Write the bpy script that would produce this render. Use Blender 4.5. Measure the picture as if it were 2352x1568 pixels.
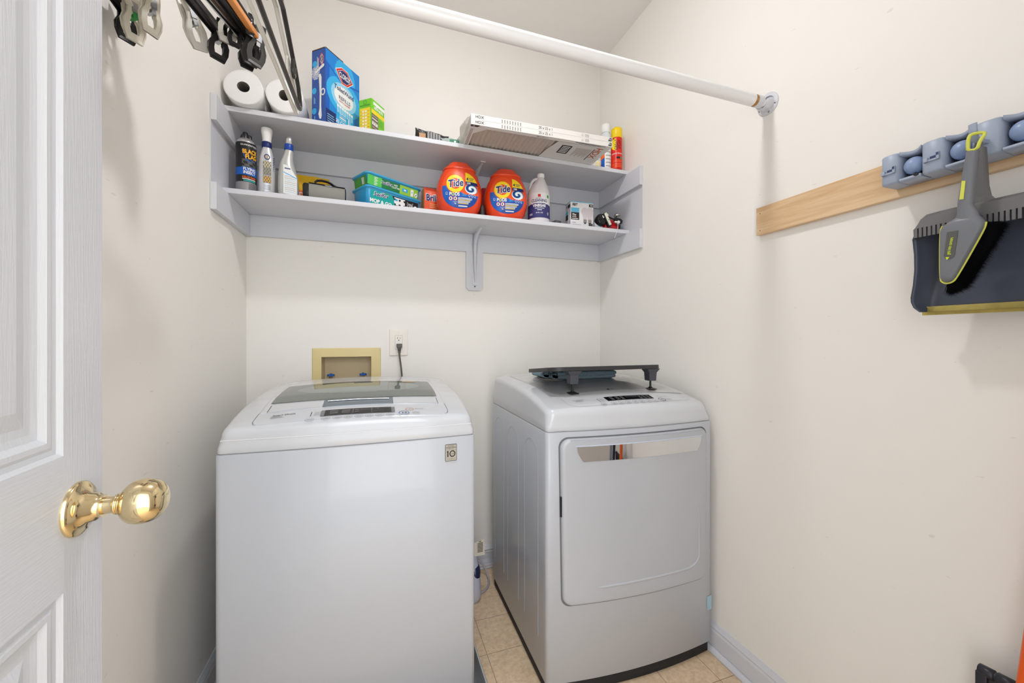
import bpy, bmesh, math, random
from mathutils import Vector, Matrix
from math import sin, cos, pi, sqrt, atan2, radians

for o in list(bpy.data.objects): bpy.data.objects.remove(o, do_unlink=True)
S = bpy.context.scene
COL = S.collection

# ------------------------------------------------------------------ camera, world, lights, exposure
EYE = 1.20
YAW = math.atan((1176 - 868.4) / 897.0)
cam = bpy.data.cameras.new('camera'); cam.sensor_fit = 'HORIZONTAL'; cam.sensor_width = 36.0
cam.lens = 36.0 * 897.0 / 2352.0
cam.shift_y = -7.0 / 2352.0
cam.clip_start = 0.01
co = bpy.data.objects.new('camera', cam); COL.objects.link(co)
co.location = (0, 0, EYE); co.rotation_euler = (pi / 2, 0, -YAW)
S.camera = co

W = bpy.data.worlds.new('world'); S.world = W; W.use_nodes = True
bg = W.node_tree.nodes['Background']
bg.inputs[0].default_value = (0.93, 0.965, 1.0, 1); bg.inputs[1].default_value = 2.7
S.view_settings.view_transform = 'Standard'
try: S.view_settings.look = 'None'
except Exception: pass
S.view_settings.exposure = 0.0
S.view_settings.gamma = 1.0
S.view_settings.use_curve_mapping = False

LAMP = Vector((0.30, 0.96, 2.70))
BULB_STRENGTH = 200.0
HALL_FILL_POWER = 31.0
hl = bpy.data.lights.new('hall_fill', 'AREA'); hl.shape = 'RECTANGLE'; hl.size = 1.8; hl.size_y = 1.8  # unseen fill light added behind the doorway to lift the room's shadows
hl.energy = HALL_FILL_POWER; hl.color = (0.94, 0.97, 1.0)
ho = bpy.data.objects.new('hall_fill', hl); COL.objects.link(ho)
ho.location = (0.10, -1.35, 2.05); ho.rotation_euler = (radians(62), 0, radians(-4))

# ------------------------------------------------------------------ materials
def lin(c):
    return c / 12.92 if c <= 0.04045 else ((c + 0.055) / 1.055) ** 2.4
def rgb(r, g, b): return (lin(r / 255), lin(g / 255), lin(b / 255), 1)
MATS = {}
def mat(name, c, rough=0.5, metal=0.0, spec=0.5, coat=0.0, trans=0.0, emit=0.0, noise=0.0, nscale=20, bump=0.0, bscale=60, alpha=1.0, ior=1.45, stretch=None, bdist=0.002):
    if name in MATS: return MATS[name]
    m = bpy.data.materials.new(name); m.use_nodes = True
    nt = m.node_tree; b = nt.nodes['Principled BSDF']
    col = rgb(*c)
    b.inputs['Base Color'].default_value = col
    b.inputs['Roughness'].default_value = rough
    b.inputs['Metallic'].default_value = metal
    b.inputs['Specular IOR Level'].default_value = spec
    b.inputs['Coat Weight'].default_value = coat
    b.inputs['Coat Roughness'].default_value = 0.06
    b.inputs['Transmission Weight'].default_value = trans
    b.inputs['IOR'].default_value = ior
    b.inputs['Alpha'].default_value = alpha
    if emit:
        b.inputs['Emission Color'].default_value = col; b.inputs['Emission Strength'].default_value = emit
    tc = nt.nodes.new('ShaderNodeTexCoord'); mp = nt.nodes.new('ShaderNodeMapping')
    nt.links.new(tc.outputs['Object'], mp.inputs['Vector'])
    if stretch: mp.inputs['Scale'].default_value = stretch
    n = nt.nodes.new('ShaderNodeTexNoise'); n.inputs['Scale'].default_value = nscale; n.inputs['Detail'].default_value = 5
    nt.links.new(mp.outputs[0], n.inputs['Vector'])
    mx = nt.nodes.new('ShaderNodeMix'); mx.data_type = 'RGBA'; mx.inputs[6].default_value = tuple(x * (1 - max(noise, 0.015)) for x in col[:3]) + (1,)
    mx.inputs[7].default_value = tuple(min(1, x * (1 + max(noise, 0.015))) for x in col[:3]) + (1,)
    nt.links.new(n.outputs['Fac'], mx.inputs[0]); nt.links.new(mx.outputs[2], b.inputs['Base Color'])
    if bump:
        n2 = nt.nodes.new('ShaderNodeTexNoise'); n2.inputs['Scale'].default_value = bscale; n2.inputs['Detail'].default_value = 4
        nt.links.new(mp.outputs[0], n2.inputs['Vector'])
        bp = nt.nodes.new('ShaderNodeBump'); bp.inputs['Strength'].default_value = bump; bp.inputs['Distance'].default_value = bdist
        nt.links.new(n2.outputs['Fac'], bp.inputs['Height']); nt.links.new(bp.outputs[0], b.inputs['Normal'])
    MATS[name] = m
    return m

def wall_mat(name, c):
    m = mat(name, c, rough=0.55, spec=0.3, noise=0.012, nscale=3, bump=0.12, bscale=170, bdist=0.0006)
    nt = m.node_tree; b = nt.nodes['Principled BSDF']
    src = b.inputs['Base Color'].links[0].from_socket
    tc = nt.nodes['Texture Coordinate']
    mp = nt.nodes.new('ShaderNodeMapping'); mp.inputs['Scale'].default_value = (1, 1.0, 2.6); mp.inputs['Rotation'].default_value = (0.5, 0, 0)
    nt.links.new(tc.outputs['Object'], mp.inputs[0])
    v = nt.nodes.new('ShaderNodeTexNoise'); v.inputs['Scale'].default_value = 26; v.inputs['Detail'].default_value = 2
    nt.links.new(mp.outputs[0], v.inputs[0])
    r = nt.nodes.new('ShaderNodeValToRGB'); r.color_ramp.elements[0].position = 0.735; r.color_ramp.elements[1].position = 0.765
    nt.links.new(v.outputs['Fac'], r.inputs[0])
    mm = nt.nodes.new('ShaderNodeMath'); mm.operation = 'MULTIPLY'; mm.inputs[1].default_value = 0.14
    nt.links.new(r.outputs[0], mm.inputs[0])
    mx = nt.nodes.new('ShaderNodeMix'); mx.data_type = 'RGBA'; mx.inputs[7].default_value = rgb(120, 105, 90)
    nt.links.new(mm.outputs[0], mx.inputs[0]); nt.links.new(src, mx.inputs[6]); nt.links.new(mx.outputs[2], b.inputs['Base Color'])
    return m

M_WALL = wall_mat('cream_wall_paint', (243, 240, 234))
M_CEIL = mat('cream_ceiling_paint', (244, 242, 240), rough=0.9, spec=0.1, bump=0.1, bscale=150)
M_TRIM = mat('white_trim_paint', (216, 218, 224), rough=0.38, bump=0.04, bscale=90, noise=0.02, nscale=9)
M_DOOR = mat('white_door_paint', (205, 207, 211), rough=0.36, bump=0.28, bscale=55, stretch=(6, 6, 0.35), bdist=0.0018)
M_DOORH = mat('white_door_paint_cross_grain', (205, 207, 211), rough=0.36, bump=0.28, bscale=55, stretch=(6, 0.35, 6), bdist=0.0018)
M_ENAMEL = mat('white_enamel', (186, 189, 195), rough=0.32, coat=0.25, noise=0.004)
M_PLAST = mat('white_glossy_plastic', (206, 209, 214), rough=0.2, coat=0.45, noise=0.004)
M_PANEL = mat('white_panel_plastic', (232, 233, 234), rough=0.25, noise=0.004)
M_SEAM = mat('seam_dark', (92, 93, 96), rough=0.7)
M_SEAML = mat('seam_grey', (150, 151, 154), rough=0.6)
M_INK = mat('grey_print', (120, 122, 126), rough=0.6)
M_INKD = mat('black_print', (28, 28, 30), rough=0.5)
M_WHITE = mat('white_print', (240, 240, 238), rough=0.45)
M_BLACK = mat('black_plastic', (24, 25, 28), rough=0.38)
M_BLKG = mat('black_glossy_display', (14, 15, 18), rough=0.12)
M_DKGREY = mat('dark_grey_plastic', (58, 60, 66), rough=0.42)
M_CHROME = mat('chrome', (225, 226, 228), rough=0.07, metal=1.0)
M_STEEL = mat('brushed_steel', (170, 172, 175), rough=0.32, metal=1.0)
M_BRASS = mat('polished_brass', (232, 212, 168), rough=0.09, metal=1.0)
M_RUBBER = mat('black_rubber', (34, 34, 36), rough=0.7)

def tile_mat():
    m = mat('vinyl_floor_tiles', (238, 220, 194), rough=0.42, noise=0.12, nscale=14)
    nt = m.node_tree; b = nt.nodes['Principled BSDF']
    src = b.inputs['Base Color'].links[0].from_socket
    tc = nt.nodes['Texture Coordinate']; sx = nt.nodes.new('ShaderNodeSeparateXYZ'); nt.links.new(tc.outputs['Object'], sx.inputs[0])
    def line(sock, off):
        a = nt.nodes.new('ShaderNodeMath'); a.operation = 'SUBTRACT'; a.inputs[1].default_value = off; nt.links.new(sock, a.inputs[0])
        p = nt.nodes.new('ShaderNodeMath'); p.operation = 'PINGPONG'; p.inputs[1].default_value = 0.1865 / 2; nt.links.new(a.outputs[0], p.inputs[0])
        l = nt.nodes.new('ShaderNodeMath'); l.operation = 'LESS_THAN'; l.inputs[1].default_value = 0.0011; nt.links.new(p.outputs[0], l.inputs[0])
        return l.outputs[0]
    mxm = nt.nodes.new('ShaderNodeMath'); mxm.operation = 'MAXIMUM'
    nt.links.new(line(sx.outputs[0], 0.3915), mxm.inputs[0]); nt.links.new(line(sx.outputs[1], 1.0605), mxm.inputs[1])
    n3 = nt.nodes.new('ShaderNodeTexNoise'); n3.inputs['Scale'].default_value = 55; n3.inputs['Detail'].default_value = 6; n3.inputs['Roughness'].default_value = 0.7
    nt.links.new(tc.outputs['Object'], n3.inputs[0])
    rr = nt.nodes.new('ShaderNodeValToRGB'); rr.color_ramp.elements[0].position = 0.36; rr.color_ramp.elements[0].color = rgb(222, 204, 184)
    rr.color_ramp.elements[1].position = 0.62; rr.color_ramp.elements[1].color = rgb(250, 242, 230)
    nt.links.new(n3.outputs['Fac'], rr.inputs[0])
    mu = nt.nodes.new('ShaderNodeMix'); mu.data_type = 'RGBA'; mu.blend_type = 'MULTIPLY'; mu.inputs[0].default_value = 0.8
    nt.links.new(src, mu.inputs[6]); nt.links.new(rr.outputs[0], mu.inputs[7])
    mx = nt.nodes.new('ShaderNodeMix'); mx.data_type = 'RGBA'; mx.inputs[7].default_value = rgb(112, 92, 74)
    mul = nt.nodes.new('ShaderNodeMath'); mul.operation = 'MULTIPLY'; mul.inputs[1].default_value = 0.75
    nt.links.new(mxm.outputs[0], mul.inputs[0]); nt.links.new(mul.outputs[0], mx.inputs[0])
    nt.links.new(mu.outputs[2], mx.inputs[6]); nt.links.new(mx.outputs[2], b.inputs['Base Color'])
    return m
M_FLOOR = tile_mat()

def wood_mat(name, c1, c2, stretch, scale=7, rough=0.45):
    m = mat(name, c1, rough=rough)
    nt = m.node_tree; b = nt.nodes['Principled BSDF']; tc = nt.nodes['Texture Coordinate']
    mp = nt.nodes.new('ShaderNodeMapping'); mp.inputs['Scale'].default_value = stretch; nt.links.new(tc.outputs['Object'], mp.inputs[0])
    n = nt.nodes.new('ShaderNodeTexNoise'); n.inputs['Scale'].default_value = scale; n.inputs['Detail'].default_value = 6; n.inputs['Distortion'].default_value = 0.6
    nt.links.new(mp.outputs[0], n.inputs[0])
    r = nt.nodes.new('ShaderNodeValToRGB'); r.color_ramp.elements[0].position = 0.35; r.color_ramp.elements[0].color = rgb(*c2)
    r.color_ramp.elements[1].position = 0.65; r.color_ramp.elements[1].color = rgb(*c1)
    nt.links.new(n.outputs['Fac'], r.inputs[0]); nt.links.new(r.outputs[0], b.inputs['Base Color'])
    return m
M_BEECH = wood_mat('pale_beech_wood', (230, 200, 160), (214, 176, 132), (14, 0.9, 14), 6)
M_BAND = wood_mat('amber_wood_band', (196, 146, 82), (160, 108, 50), (1, 14, 14), 12)

# ------------------------------------------------------------------ mesh helper
def cr(P_, n=4):
    out = []
    for i in range(len(P_) - 1):
        p0 = P_[max(0, i - 1)]; p1 = P_[i]; p2 = P_[i + 1]; p3 = P_[min(len(P_) - 1, i + 2)]
        for k in range(n):
            t = k / n
            out.append(tuple(.5 * ((2 * p1[j]) + (-p0[j] + p2[j]) * t + (2 * p0[j] - 5 * p1[j] + 4 * p2[j] - p3[j]) * t * t + (-p0[j] + 3 * p1[j] - 3 * p2[j] + p3[j]) * t ** 3) for j in (0, 1)))
    out.append(P_[-1]); return out

class MB:
    def __init__(s, off=(0, 0, 0)):
        s.v = []; s.f = []; s.m = []; s.sm = []; s.off = Vector(off)
    def add(s, vs, fs, mi=0, smooth=False, T=None):
        b = len(s.v)
        for p in vs:
            p = Vector(p)
            if T is not None: p = T @ p
            s.v.append(p - s.off)
        for f in fs:
            s.f.append([b + i for i in f]); s.m.append(mi); s.sm.append(smooth)
    def box(s, x0, x1, y0, y1, z0, z1, mi=0, T=None):
        v = [(x, y, z) for x in (x0, x1) for y in (y0, y1) for z in (z0, z1)]
        f = [(0, 1, 3, 2), (4, 6, 7, 5), (0, 4, 5, 1), (2, 3, 7, 6), (0, 2, 6, 4), (1, 5, 7, 3)]
        s.add(v, f, mi, False, T)
    def rbox(s, x0, x1, y0, y1, z0, z1, r=0.004, seg=3, mi=0, T=None):
        bm = bmesh.new(); bmesh.ops.create_cube(bm, size=1)
        for v in bm.verts:
            v.co = Vector(((x0 + x1) / 2 + v.co.x * (x1 - x0), (y0 + y1) / 2 + v.co.y * (y1 - y0), (z0 + z1) / 2 + v.co.z * (z1 - z0)))
        bmesh.ops.bevel(bm, geom=bm.edges[:], offset=r, segments=seg, profile=0.5, affect='EDGES', clamp_overlap=True)
        bm.verts.index_update()
        s.add([v.co.copy() for v in bm.verts], [[v.index for v in f.verts] for f in bm.faces], mi, True, T); bm.free()
    def rings(s, rings, mi=0, smooth=True, cap0=True, cap1=True, T=None, closed=True):
        n = len(rings[0]); vs = [p for r in rings for p in r]; fs = []
        for i in range(len(rings) - 1):
            for j in range(n if closed else n - 1):
                k = (j + 1) % n
                fs.append((i * n + j, i * n + k, (i + 1) * n + k, (i + 1) * n + j))
        s.add(vs, fs, mi, smooth, T)
        if cap0: s.add(rings[0], [tuple(range(n))[::-1]], mi, False, T)
        if cap1: s.add(rings[-1], [tuple(range(n))], mi, False, T)
    def lathe(s, prof, n=32, mi=0, c=(0, 0, 0), smooth=True, T=None, cap0=True, cap1=True):
        rs = []
        for r, z in prof:
            rs.append([(c[0] + r * cos(2 * pi * k / n), c[1] + r * sin(2 * pi * k / n), c[2] + z) for k in range(n)])
        s.rings(rs, mi, smooth, cap0, cap1, T)
    def tube(s, pts, r, n=10, mi=0, T=None, flat=1.0, up=None, closed=False):
        pts = [Vector(p) for p in pts]; rs = []
        prev = None
        N = len(pts)
        for i, p in enumerate(pts):
            if closed: d = pts[(i + 1) % N] - pts[i - 1]
            elif i == 0: d = pts[1] - p
            elif i == N - 1: d = p - pts[-2]
            else: d = (pts[i + 1] - p).normalized() + (p - pts[i - 1]).normalized()
            d = d.normalized()
            if prev is None:
                u = Vector(up) if up else (Vector((0, 0, 1)) if abs(d.z) < 0.9 else Vector((1, 0, 0)))
            else: u = prev
            a = (u - d * u.dot(d)).normalized(); b = d.cross(a); prev = a
            rr = r[i] if isinstance(r, (list, tuple)) else r
            rs.append([p + a * (rr * flat * cos(2 * pi * k / n)) + b * (rr * sin(2 * pi * k / n)) for k in range(n)])
        if closed: rs.append(rs[0])
        s.rings(rs, mi, True, not closed, not closed, T)
    def ell(s, c, r, mi=0, nu=24, nv=14, T=None, e=1.0):
        rs = []
        for i in range(1, nv):
            t = -pi / 2 + pi * i / nv
            ring = []
            for k in range(nu):
                a = 2 * pi * k / nu
                def sg(x): return math.copysign(abs(x) ** e, x)
                ring.append((c[0] + r[0] * sg(cos(t)) * sg(cos(a)), c[1] + r[1] * sg(cos(t)) * sg(sin(a)), c[2] + r[2] * sg(sin(t))))
            rs.append(ring)
        s.rings(rs, mi, True, True, True, T)
    def prism(s, poly, d0, d1, fn=lambda a, b, d: (a, b, d), mi=0, bev=0.0, smooth=False, T=None):
        # poly 2D (a,b) extruded d0..d1 ; fn maps to xyz
        n = len(poly)
        if bev:
            cx = sum(p[0] for p in poly) / n; cy = sum(p[1] for p in poly) / n
            def ins(k):
                out = []
                for i, p in enumerate(poly):
                    a = Vector(poly[i - 1]); b = Vector(p); c = Vector(poly[(i + 1) % n])
                    d1_ = (b - a).normalized(); d2_ = (c - b).normalized()
                    nn = Vector((-(d1_.y + d2_.y), d1_.x + d2_.x))
                    if nn.length < 1e-6: nn = Vector((-d1_.y, d1_.x))
                    nn.normalize()
                    if SIGN[0] * 1 < 0: nn = -nn
                    out.append((b.x + nn.x * k, b.y + nn.y * k))
                return out
            area = sum(poly[i - 1][0] * poly[i][1] - poly[i][0] * poly[i - 1][1] for i in range(n))
            SIGN = [1 if area > 0 else -1]
            sg = 1 if d1 > d0 else -1
            lv = [(0, d0)] + [(bev * (1 - cos(t)), d1 - sg * bev * (1 - sin(t))) for t in (0, pi / 6, pi / 3, pi / 2)]
            rs = [[fn(a, b, d) for a, b in ins(k)] for k, d in lv]
            s.rings(rs, mi, True, True, True, T)
        else:
            rs = [[fn(a, b, d0) for a, b in poly], [fn(a, b, d1) for a, b in poly]]
            s.rings(rs, mi, smooth, True, True, T)
    def raster(s, u0, u1, v0, v1, nu, nv, color, fn, T=None):
        idx = {}; vs = []; fs = []; ms = []
        def vid(i, j):
            if (i, j) not in idx:
                idx[(i, j)] = len(vs); vs.append(fn(u0 + (u1 - u0) * i / nu, v0 + (v1 - v0) * j / nv))
            return idx[(i, j)]
        for i in range(nu):
            for j in range(nv):
                c = color(u0 + (u1 - u0) * (i + .5) / nu, v0 + (v1 - v0) * (j + .5) / nv)
                if c is None: continue
                fs.append((vid(i, j), vid(i + 1, j), vid(i + 1, j + 1), vid(i, j + 1))); ms.append(c)
        b = len(s.v)
        for p in vs:
            p = Vector(p)
            if T is not None: p = T @ p
            s.v.append(p - s.off)
        for f, c in zip(fs, ms): s.f.append([b + i for i in f]); s.m.append(c); s.sm.append(True)
    def rect(s, u0, u1, v0, v1, fn, mi=0, nu=1, nv=1, T=None):
        s.raster(u0, u1, v0, v1, nu, nv, lambda u, v: mi, fn, T)
    def ribbon(s, pts, w, fn, mi=0, closed=False, T=None):
        pts = [Vector(p) for p in pts]; n = len(pts); L = []; R = []
        for i, p in enumerate(pts):
            if closed: d = pts[(i + 1) % n] - pts[i - 1]
            elif i == 0: d = pts[1] - p
            elif i == n - 1: d = p - pts[-2]
            else: d = pts[i + 1] - pts[i - 1]
            d.normalize(); nn = Vector((-d.y, d.x)) * w / 2
            L.append(fn(*(p + nn))); R.append(fn(*(p - nn)))
        vs = L + R; fs = [(i, i + n, i + 1 + n, i + 1) for i in range(n - 1)]
        if closed: fs.append((n - 1, 2 * n - 1, n, 0))
        s.add(vs, fs, mi, False, T)
    def text(s, st, u, v, size, fn, mi=0, bold=0.0, shear=0.0, align='CENTER', wide=1.0, rot=0.0, T=None):
        vs, fs = text_mesh(st, bold, shear, align)
        c, d = cos(rot), sin(rot)
        out = []
        for p in vs:
            a, b = p[0] * size * wide, p[1] * size
            out.append(fn(u + a * c - b * d, v + a * d + b * c))
        s.add(out, fs, mi, False, T)
    def build(s, name, mats, parent=None, loc=None, rot=None, bevel=0.0, autosmooth=False):
        me = bpy.data.meshes.new(name); me.from_pydata([tuple(p) for p in s.v], [], s.f)
        if not isinstance(mats, (list, tuple)): mats = [mats]
        for m in mats: me.materials.append(m)
        me.polygons.foreach_set('material_index', s.m); me.polygons.foreach_set('use_smooth', s.sm)
        assert not me.validate(), name
        me.update()
        o = bpy.data.objects.new(name, me); COL.objects.link(o)
        if parent: o.parent = parent
        if loc: o.location = loc
        if rot: o.rotation_euler = rot
        if bevel:
            b = o.modifiers.new('bevel', 'BEVEL'); b.width = bevel; b.segments = 2; b.limit_method = 'ANGLE'
        return o

_TC = {}
def text_mesh(st, bold, shear, align):
    k = (st, bold, shear, align)
    if k in _TC: return _TC[k]
    cu = bpy.data.curves.new('lettering', 'FONT'); cu.body = st; cu.size = 1.0; cu.align_x = align; cu.align_y = 'CENTER'
    cu.offset = bold; cu.shear = shear; cu.resolution_u = 3; cu.fill_mode = 'BOTH'
    ob = bpy.data.objects.new('lettering', cu)
    me = ob.to_mesh()
    vs = [tuple(v.co) for v in me.vertices]; fs = [tuple(p.vertices) for p in me.polygons]
    ob.to_mesh_clear(); bpy.data.objects.remove(ob); bpy.data.curves.remove(cu)
    _TC[k] = (vs, fs); return _TC[k]

def thing(name, label, cat, loc=(0, 0, 0), rz=0.0, group=None, rot=None):
    o = bpy.data.objects.new(name, None); COL.objects.link(o); o.empty_display_size = 0.05
    o.location = loc; o.rotation_euler = rot if rot else (0, 0, rz)
    o['label'] = label; o['category'] = cat
    if group: o['group'] = group
    return o
def tag(o, label, cat, group=None):
    o['label'] = label; o['category'] = cat
    if group: o['group'] = group
    return o
def struct(name, mb, mats, **k):
    o = mb.build(name, mats, **k); o['kind'] = 'structure'; return o
def rrect(x0, x1, y0, y1, r, n=5):
    out = []
    for cx, cy, a in ((x1 - r, y0 + r, -pi / 2), (x1 - r, y1 - r, 0), (x0 + r, y1 - r, pi / 2), (x0 + r, y0 + r, pi)):
        for k in range(n + 1): t = a + pi / 2 * k / n; out.append((cx + r * cos(t), cy + r * sin(t)))
    return out
def circ(cx, cy, rx, ry=None, n=28):
    ry = ry or rx
    return [(cx + rx * cos(2 * pi * k / n), cy + ry * sin(2 * pi * k / n)) for k in range(n)]
# front-facing plane of a thing (faces -Y): u right, v up
def FY(y=0.0, x=0.0, z=0.0): return lambda u, v: (x + u, y, z + v)
# left-facing plane (faces -X): u runs towards -Y (to the right as seen), v up
def FX(x=0.0, y=0.0, z=0.0): return lambda u, v: (x, y - u, z + v)

# survey: turns a sight line of the photograph into a point on a known plane (X=, Y= or Z=)
SA, CA = sin(YAW), cos(YAW)
def P(px, py, X=None, Y=None, Z=None):
    u = (px - 1176.0) / 897.0; v = (777.0 - py) / 897.0
    r = (SA + u * CA, CA - u * SA, v)
    t = X / r[0] if X is not None else (Y / r[1] if Y is not None else (Z - EYE) / r[2])
    return Vector((r[0] * t, r[1] * t, EYE + r[2] * t))

XL, XR, YB, YF, ZC = -0.5467, 1.2313, 2.0, -0.10, 2.804

# ------------------------------------------------------------------ room shell
b = MB(); b.box(XL - .1, XR + .1, -2.6, YB + .2, -.05, 0); struct('floor', b, M_FLOOR)
b = MB(); b.box(XL - .1, XR + .1, YF - .1, YB + .2, ZC, ZC + .05); struct('ceiling', b, M_CEIL)
b = MB(); b.box(XL - .1, XL, YF - .1, YB + .2, 0, ZC); struct('wall_left', b, M_WALL)
b = MB(); b.box(XR, XR + .1, YF - .1, YB + .2, 0, ZC); struct('wall_right', b, M_WALL)
# back wall with the recess for the water box
HX0, HX1, HZ0, HZ1 = -0.252, -0.027, 0.93, 1.118
b = MB()
b.box(XL, HX0, YB, YB + .1, 0, ZC); b.box(HX1, XR, YB, YB + .1, 0, ZC)
b.box(HX0, HX1, YB, YB + .1, 0, HZ0); b.box(HX0, HX1, YB, YB + .1, HZ1, ZC)
struct('wall_back', b, M_WALL)
DX0, DX1, DZ = -0.318, 0.46, 2.06
b = MB(); b.box(XL, DX0, YF - .1, YF, 0, ZC); b.box(DX1, XR, YF - .1, YF, 0, ZC); b.box(DX0, DX1, YF - .1, YF, DZ, ZC)
struct('wall_front', b, M_WALL)
# door casing
b = MB(); b.box(DX0 - .03, DX0 + .0, YF, YF + .012, 0, DZ + .05); b.box(DX1, DX1 + .06, YF, YF + .015, 0, DZ + .05); b.box(DX0 - .03, DX1 + .06, YF, YF + .015, DZ, DZ + .06)
struct('trim_1', b, M_TRIM)
def baseboard(name, p0, p1, nrm, hh=.105, shoe=True):
    # p0->p1 along the wall foot, nrm into the room
    p0, p1, nrm = Vector(p0), Vector(p1), Vector(nrm)
    prof = [(0, 0), (.014, 0), (.014, hh - .03), (.011, hh - .022), (.0125, hh - .016), (.008, hh - .008), (.004, hh), (0, hh)]
    b = MB()
    rs = [[tuple(p + nrm * a + Vector((0, 0, z))) for a, z in prof] for p in (p0, p1)]
    b.rings(rs, 0, False)
    if shoe:
        pr = [(.014, 0)] + [(.014 + .017 * cos(t), .019 * sin(t)) for t in [pi / 2 * k / 5 for k in range(6)]]
        rs = [[tuple(p + nrm * a + Vector((0, 0, z))) for a, z in pr] for p in (p0, p1)]
        b.rings(rs, 0, True)
    return struct(name, b, M_TRIM)
baseboard('baseboard_back', (XL, YB, 0), (XR, YB, 0), (0, -1, 0))
baseboard('baseboard_left', (XL, YF, 0), (XL, YB, 0), (1, 0, 0))
baseboard('baseboard_right', (XR, YF, 0), (XR, YB, 0), (-1, 0, 0))

# ------------------------------------------------------------------ open door (panelled) with brass knob
DA = radians(3)
door = bpy.data.objects.new('door_1', None)
door.location = (-0.3585, 0.69, 0); door.rotation_euler = (0, 0, DA); door['kind'] = 'structure'
door['label'] = 'white painted panel door standing open along the left wall'
COL.objects.link(door)
LEN, TH, DH = 0.762, 0.035, 2.03
cols = [(-.412, -.075), (-.687, -.470)]
cols = [(-.345, -.077), (-.687, -.419)]
rows = [(0.22, 0.897), (1.060, 1.71), (1.80, 1.93)]
ss = [-LEN, -.687, -.419, -.345, -.077, 0]; zs = [0.012, 0.22, 0.897, 1.060, 1.71, 1.80, 1.93, DH]
b = MB(); 
fn = lambda s_, z, d: (d, s_, z)
panels = []
for i in range(len(ss) - 1):
    for j in range(len(zs) - 1):
        isp = i in (1, 3) and j in (1, 3, 5)
        s0, s1, z0, z1 = ss[i], ss[i + 1], zs[j], zs[j + 1]
        if not isp:
            horiz = i in (1, 3) and j not in (1, 3, 5)
            b.add([fn(s0, z0, 0), fn(s1, z0, 0), fn(s1, z1, 0), fn(s0, z1, 0)], [(0, 1, 2, 3)], 1 if horiz else 0)
        else:
            lv = [(0, 0), (.004, -.0045), (.010, -.0050), (.014, -.0035), (.020, -.0035), (.026, -.0085), (.034, -.0100), (.043, -.0100), (.062, -.0045), (.066, -.0045)]
            rs = [[fn(s0 + k, z0 + k, d), fn(s1 - k, z0 + k, d), fn(s1 - k, z1 - k, d), fn(s0 + k, z1 - k, d)] for k, d in lv]
            b.rings(rs, 0, False, False, True)
b.add([fn(-LEN, .012, 0), fn(0, .012, 0), fn(0, DH, 0), fn(-LEN, DH, 0), fn(-LEN, .012, -TH), fn(0, .012, -TH), fn(0, DH, -TH), fn(-LEN, DH, -TH)],
      [(4, 7, 6, 5), (1, 5, 6, 2), (0, 3, 7, 4), (2, 6, 7, 3), (0, 4, 5, 1)], 0)
b.build('door_slab', [M_DOOR, M_DOORH], door)
kn = bpy.data.objects.new('door_knob', None); COL.objects.link(kn); kn.parent = door; kn.location = (0, -.0515, .987); kn.rotation_euler = (0, pi / 2, 0)
kn['label'] = 'polished brass knob'
b = MB(); b.lathe([(.0335, 0), (.0335, .003), (.031, .0055), (.026, .008), (.018, .0125), (.0165, .019), (.0135, .0205), (.0135, .026)], 96); b.build('rosette', M_BRASS, kn)
b = MB(); b.lathe(cr([(.0105, .024), (.0105, .036), (.0125, .0375), (.013, .0395), (.0115, .041), (.014, .043), (.0205, .047), (.0255, .053), (.0278, .060), (.028, .067), (.0262, .075), (.0215, .083), (.0135, .0885), (.005, .0905)]), 96); b.build('knob', M_BRASS, kn)
b = MB(); b.box(-.001, .0005, -.004, .0, -.03, .03); b.build('latch_plate', M_BRASS, door, loc=(-.018, 0.0012, .987))

# ------------------------------------------------------------------ ceiling lamp (above the frame)
cl = thing('ceiling_light', 'round ceiling light with bare bulb above the washing machine', 'light', (LAMP.x, LAMP.y, ZC))
b = MB(); b.lathe([(.075, 0), (.075, -.012), (.05, -.025), (.025, -.03), (.05, -.080), (.069, -.082), (.069, -.100)], 40); b.build('ceiling_plate', M_TRIM, cl)
b = MB(); b.ell((0, 0, LAMP.z - ZC), (.068, .068, .026), 0, 40, 18); b.build('bulb', mat('lit_bulb', (252, 250, 252), emit=BULB_STRENGTH), cl)

# ------------------------------------------------------------------ wall shelf unit
M_SH = M_TRIM
sh = thing('wall_shelf', 'white two-tier wooden shelf fixed across the back wall', 'shelf', (0.342, YB, 1.645))
off = (0.342, YB, 1.645)
ZU, ZD = 2.066, 1.760     # shelf tops
for z in (ZU, ZD):
    b = MB(off); b.box(XL + .001, XR - .001, 1.715, YB - .001, z - .019, z); b.build('shelf_board', M_SH, sh, bevel=.0015)
for z in (ZU, ZD):
    zb = z - .019
    hgt = .092
    b = MB(off); b.box(XL + .019, XR - .019, YB - .019, YB - .0005, zb - hgt, zb - .0003); b.build('back_cleat', M_SH, sh, bevel=.001)
    for sx in (0, 1):
        b = MB(off)
        x0, x1 = (XL + .0005, XL + .019) if sx == 0 else (XR - .019, XR - .0005)
        b.box(x0, x1, 1.606, YB - .0005, zb - hgt - (.003 if z == ZD else 0), zb - .0003); b.build('side_cleat', M_SH, sh, bevel=.001)
b = MB(off); b.box(XL + .0003, XL + .0025, 1.607, YB - .0003, ZD - .019, ZU - .1105); b.build('side_panel', M_SH, sh)
b = MB(off); b.box(XR - .0025, XR - .0003, 1.607, YB - .0003, ZD - .019, ZU - .1105); b.build('side_panel', M_SH, sh)
b = MB(off); b.box(XL + .003, XR - .003, YB - .0025, YB - .0003, ZD + .0003, ZU - .1105); b.build('back_panel', M_SH, sh)
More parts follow.
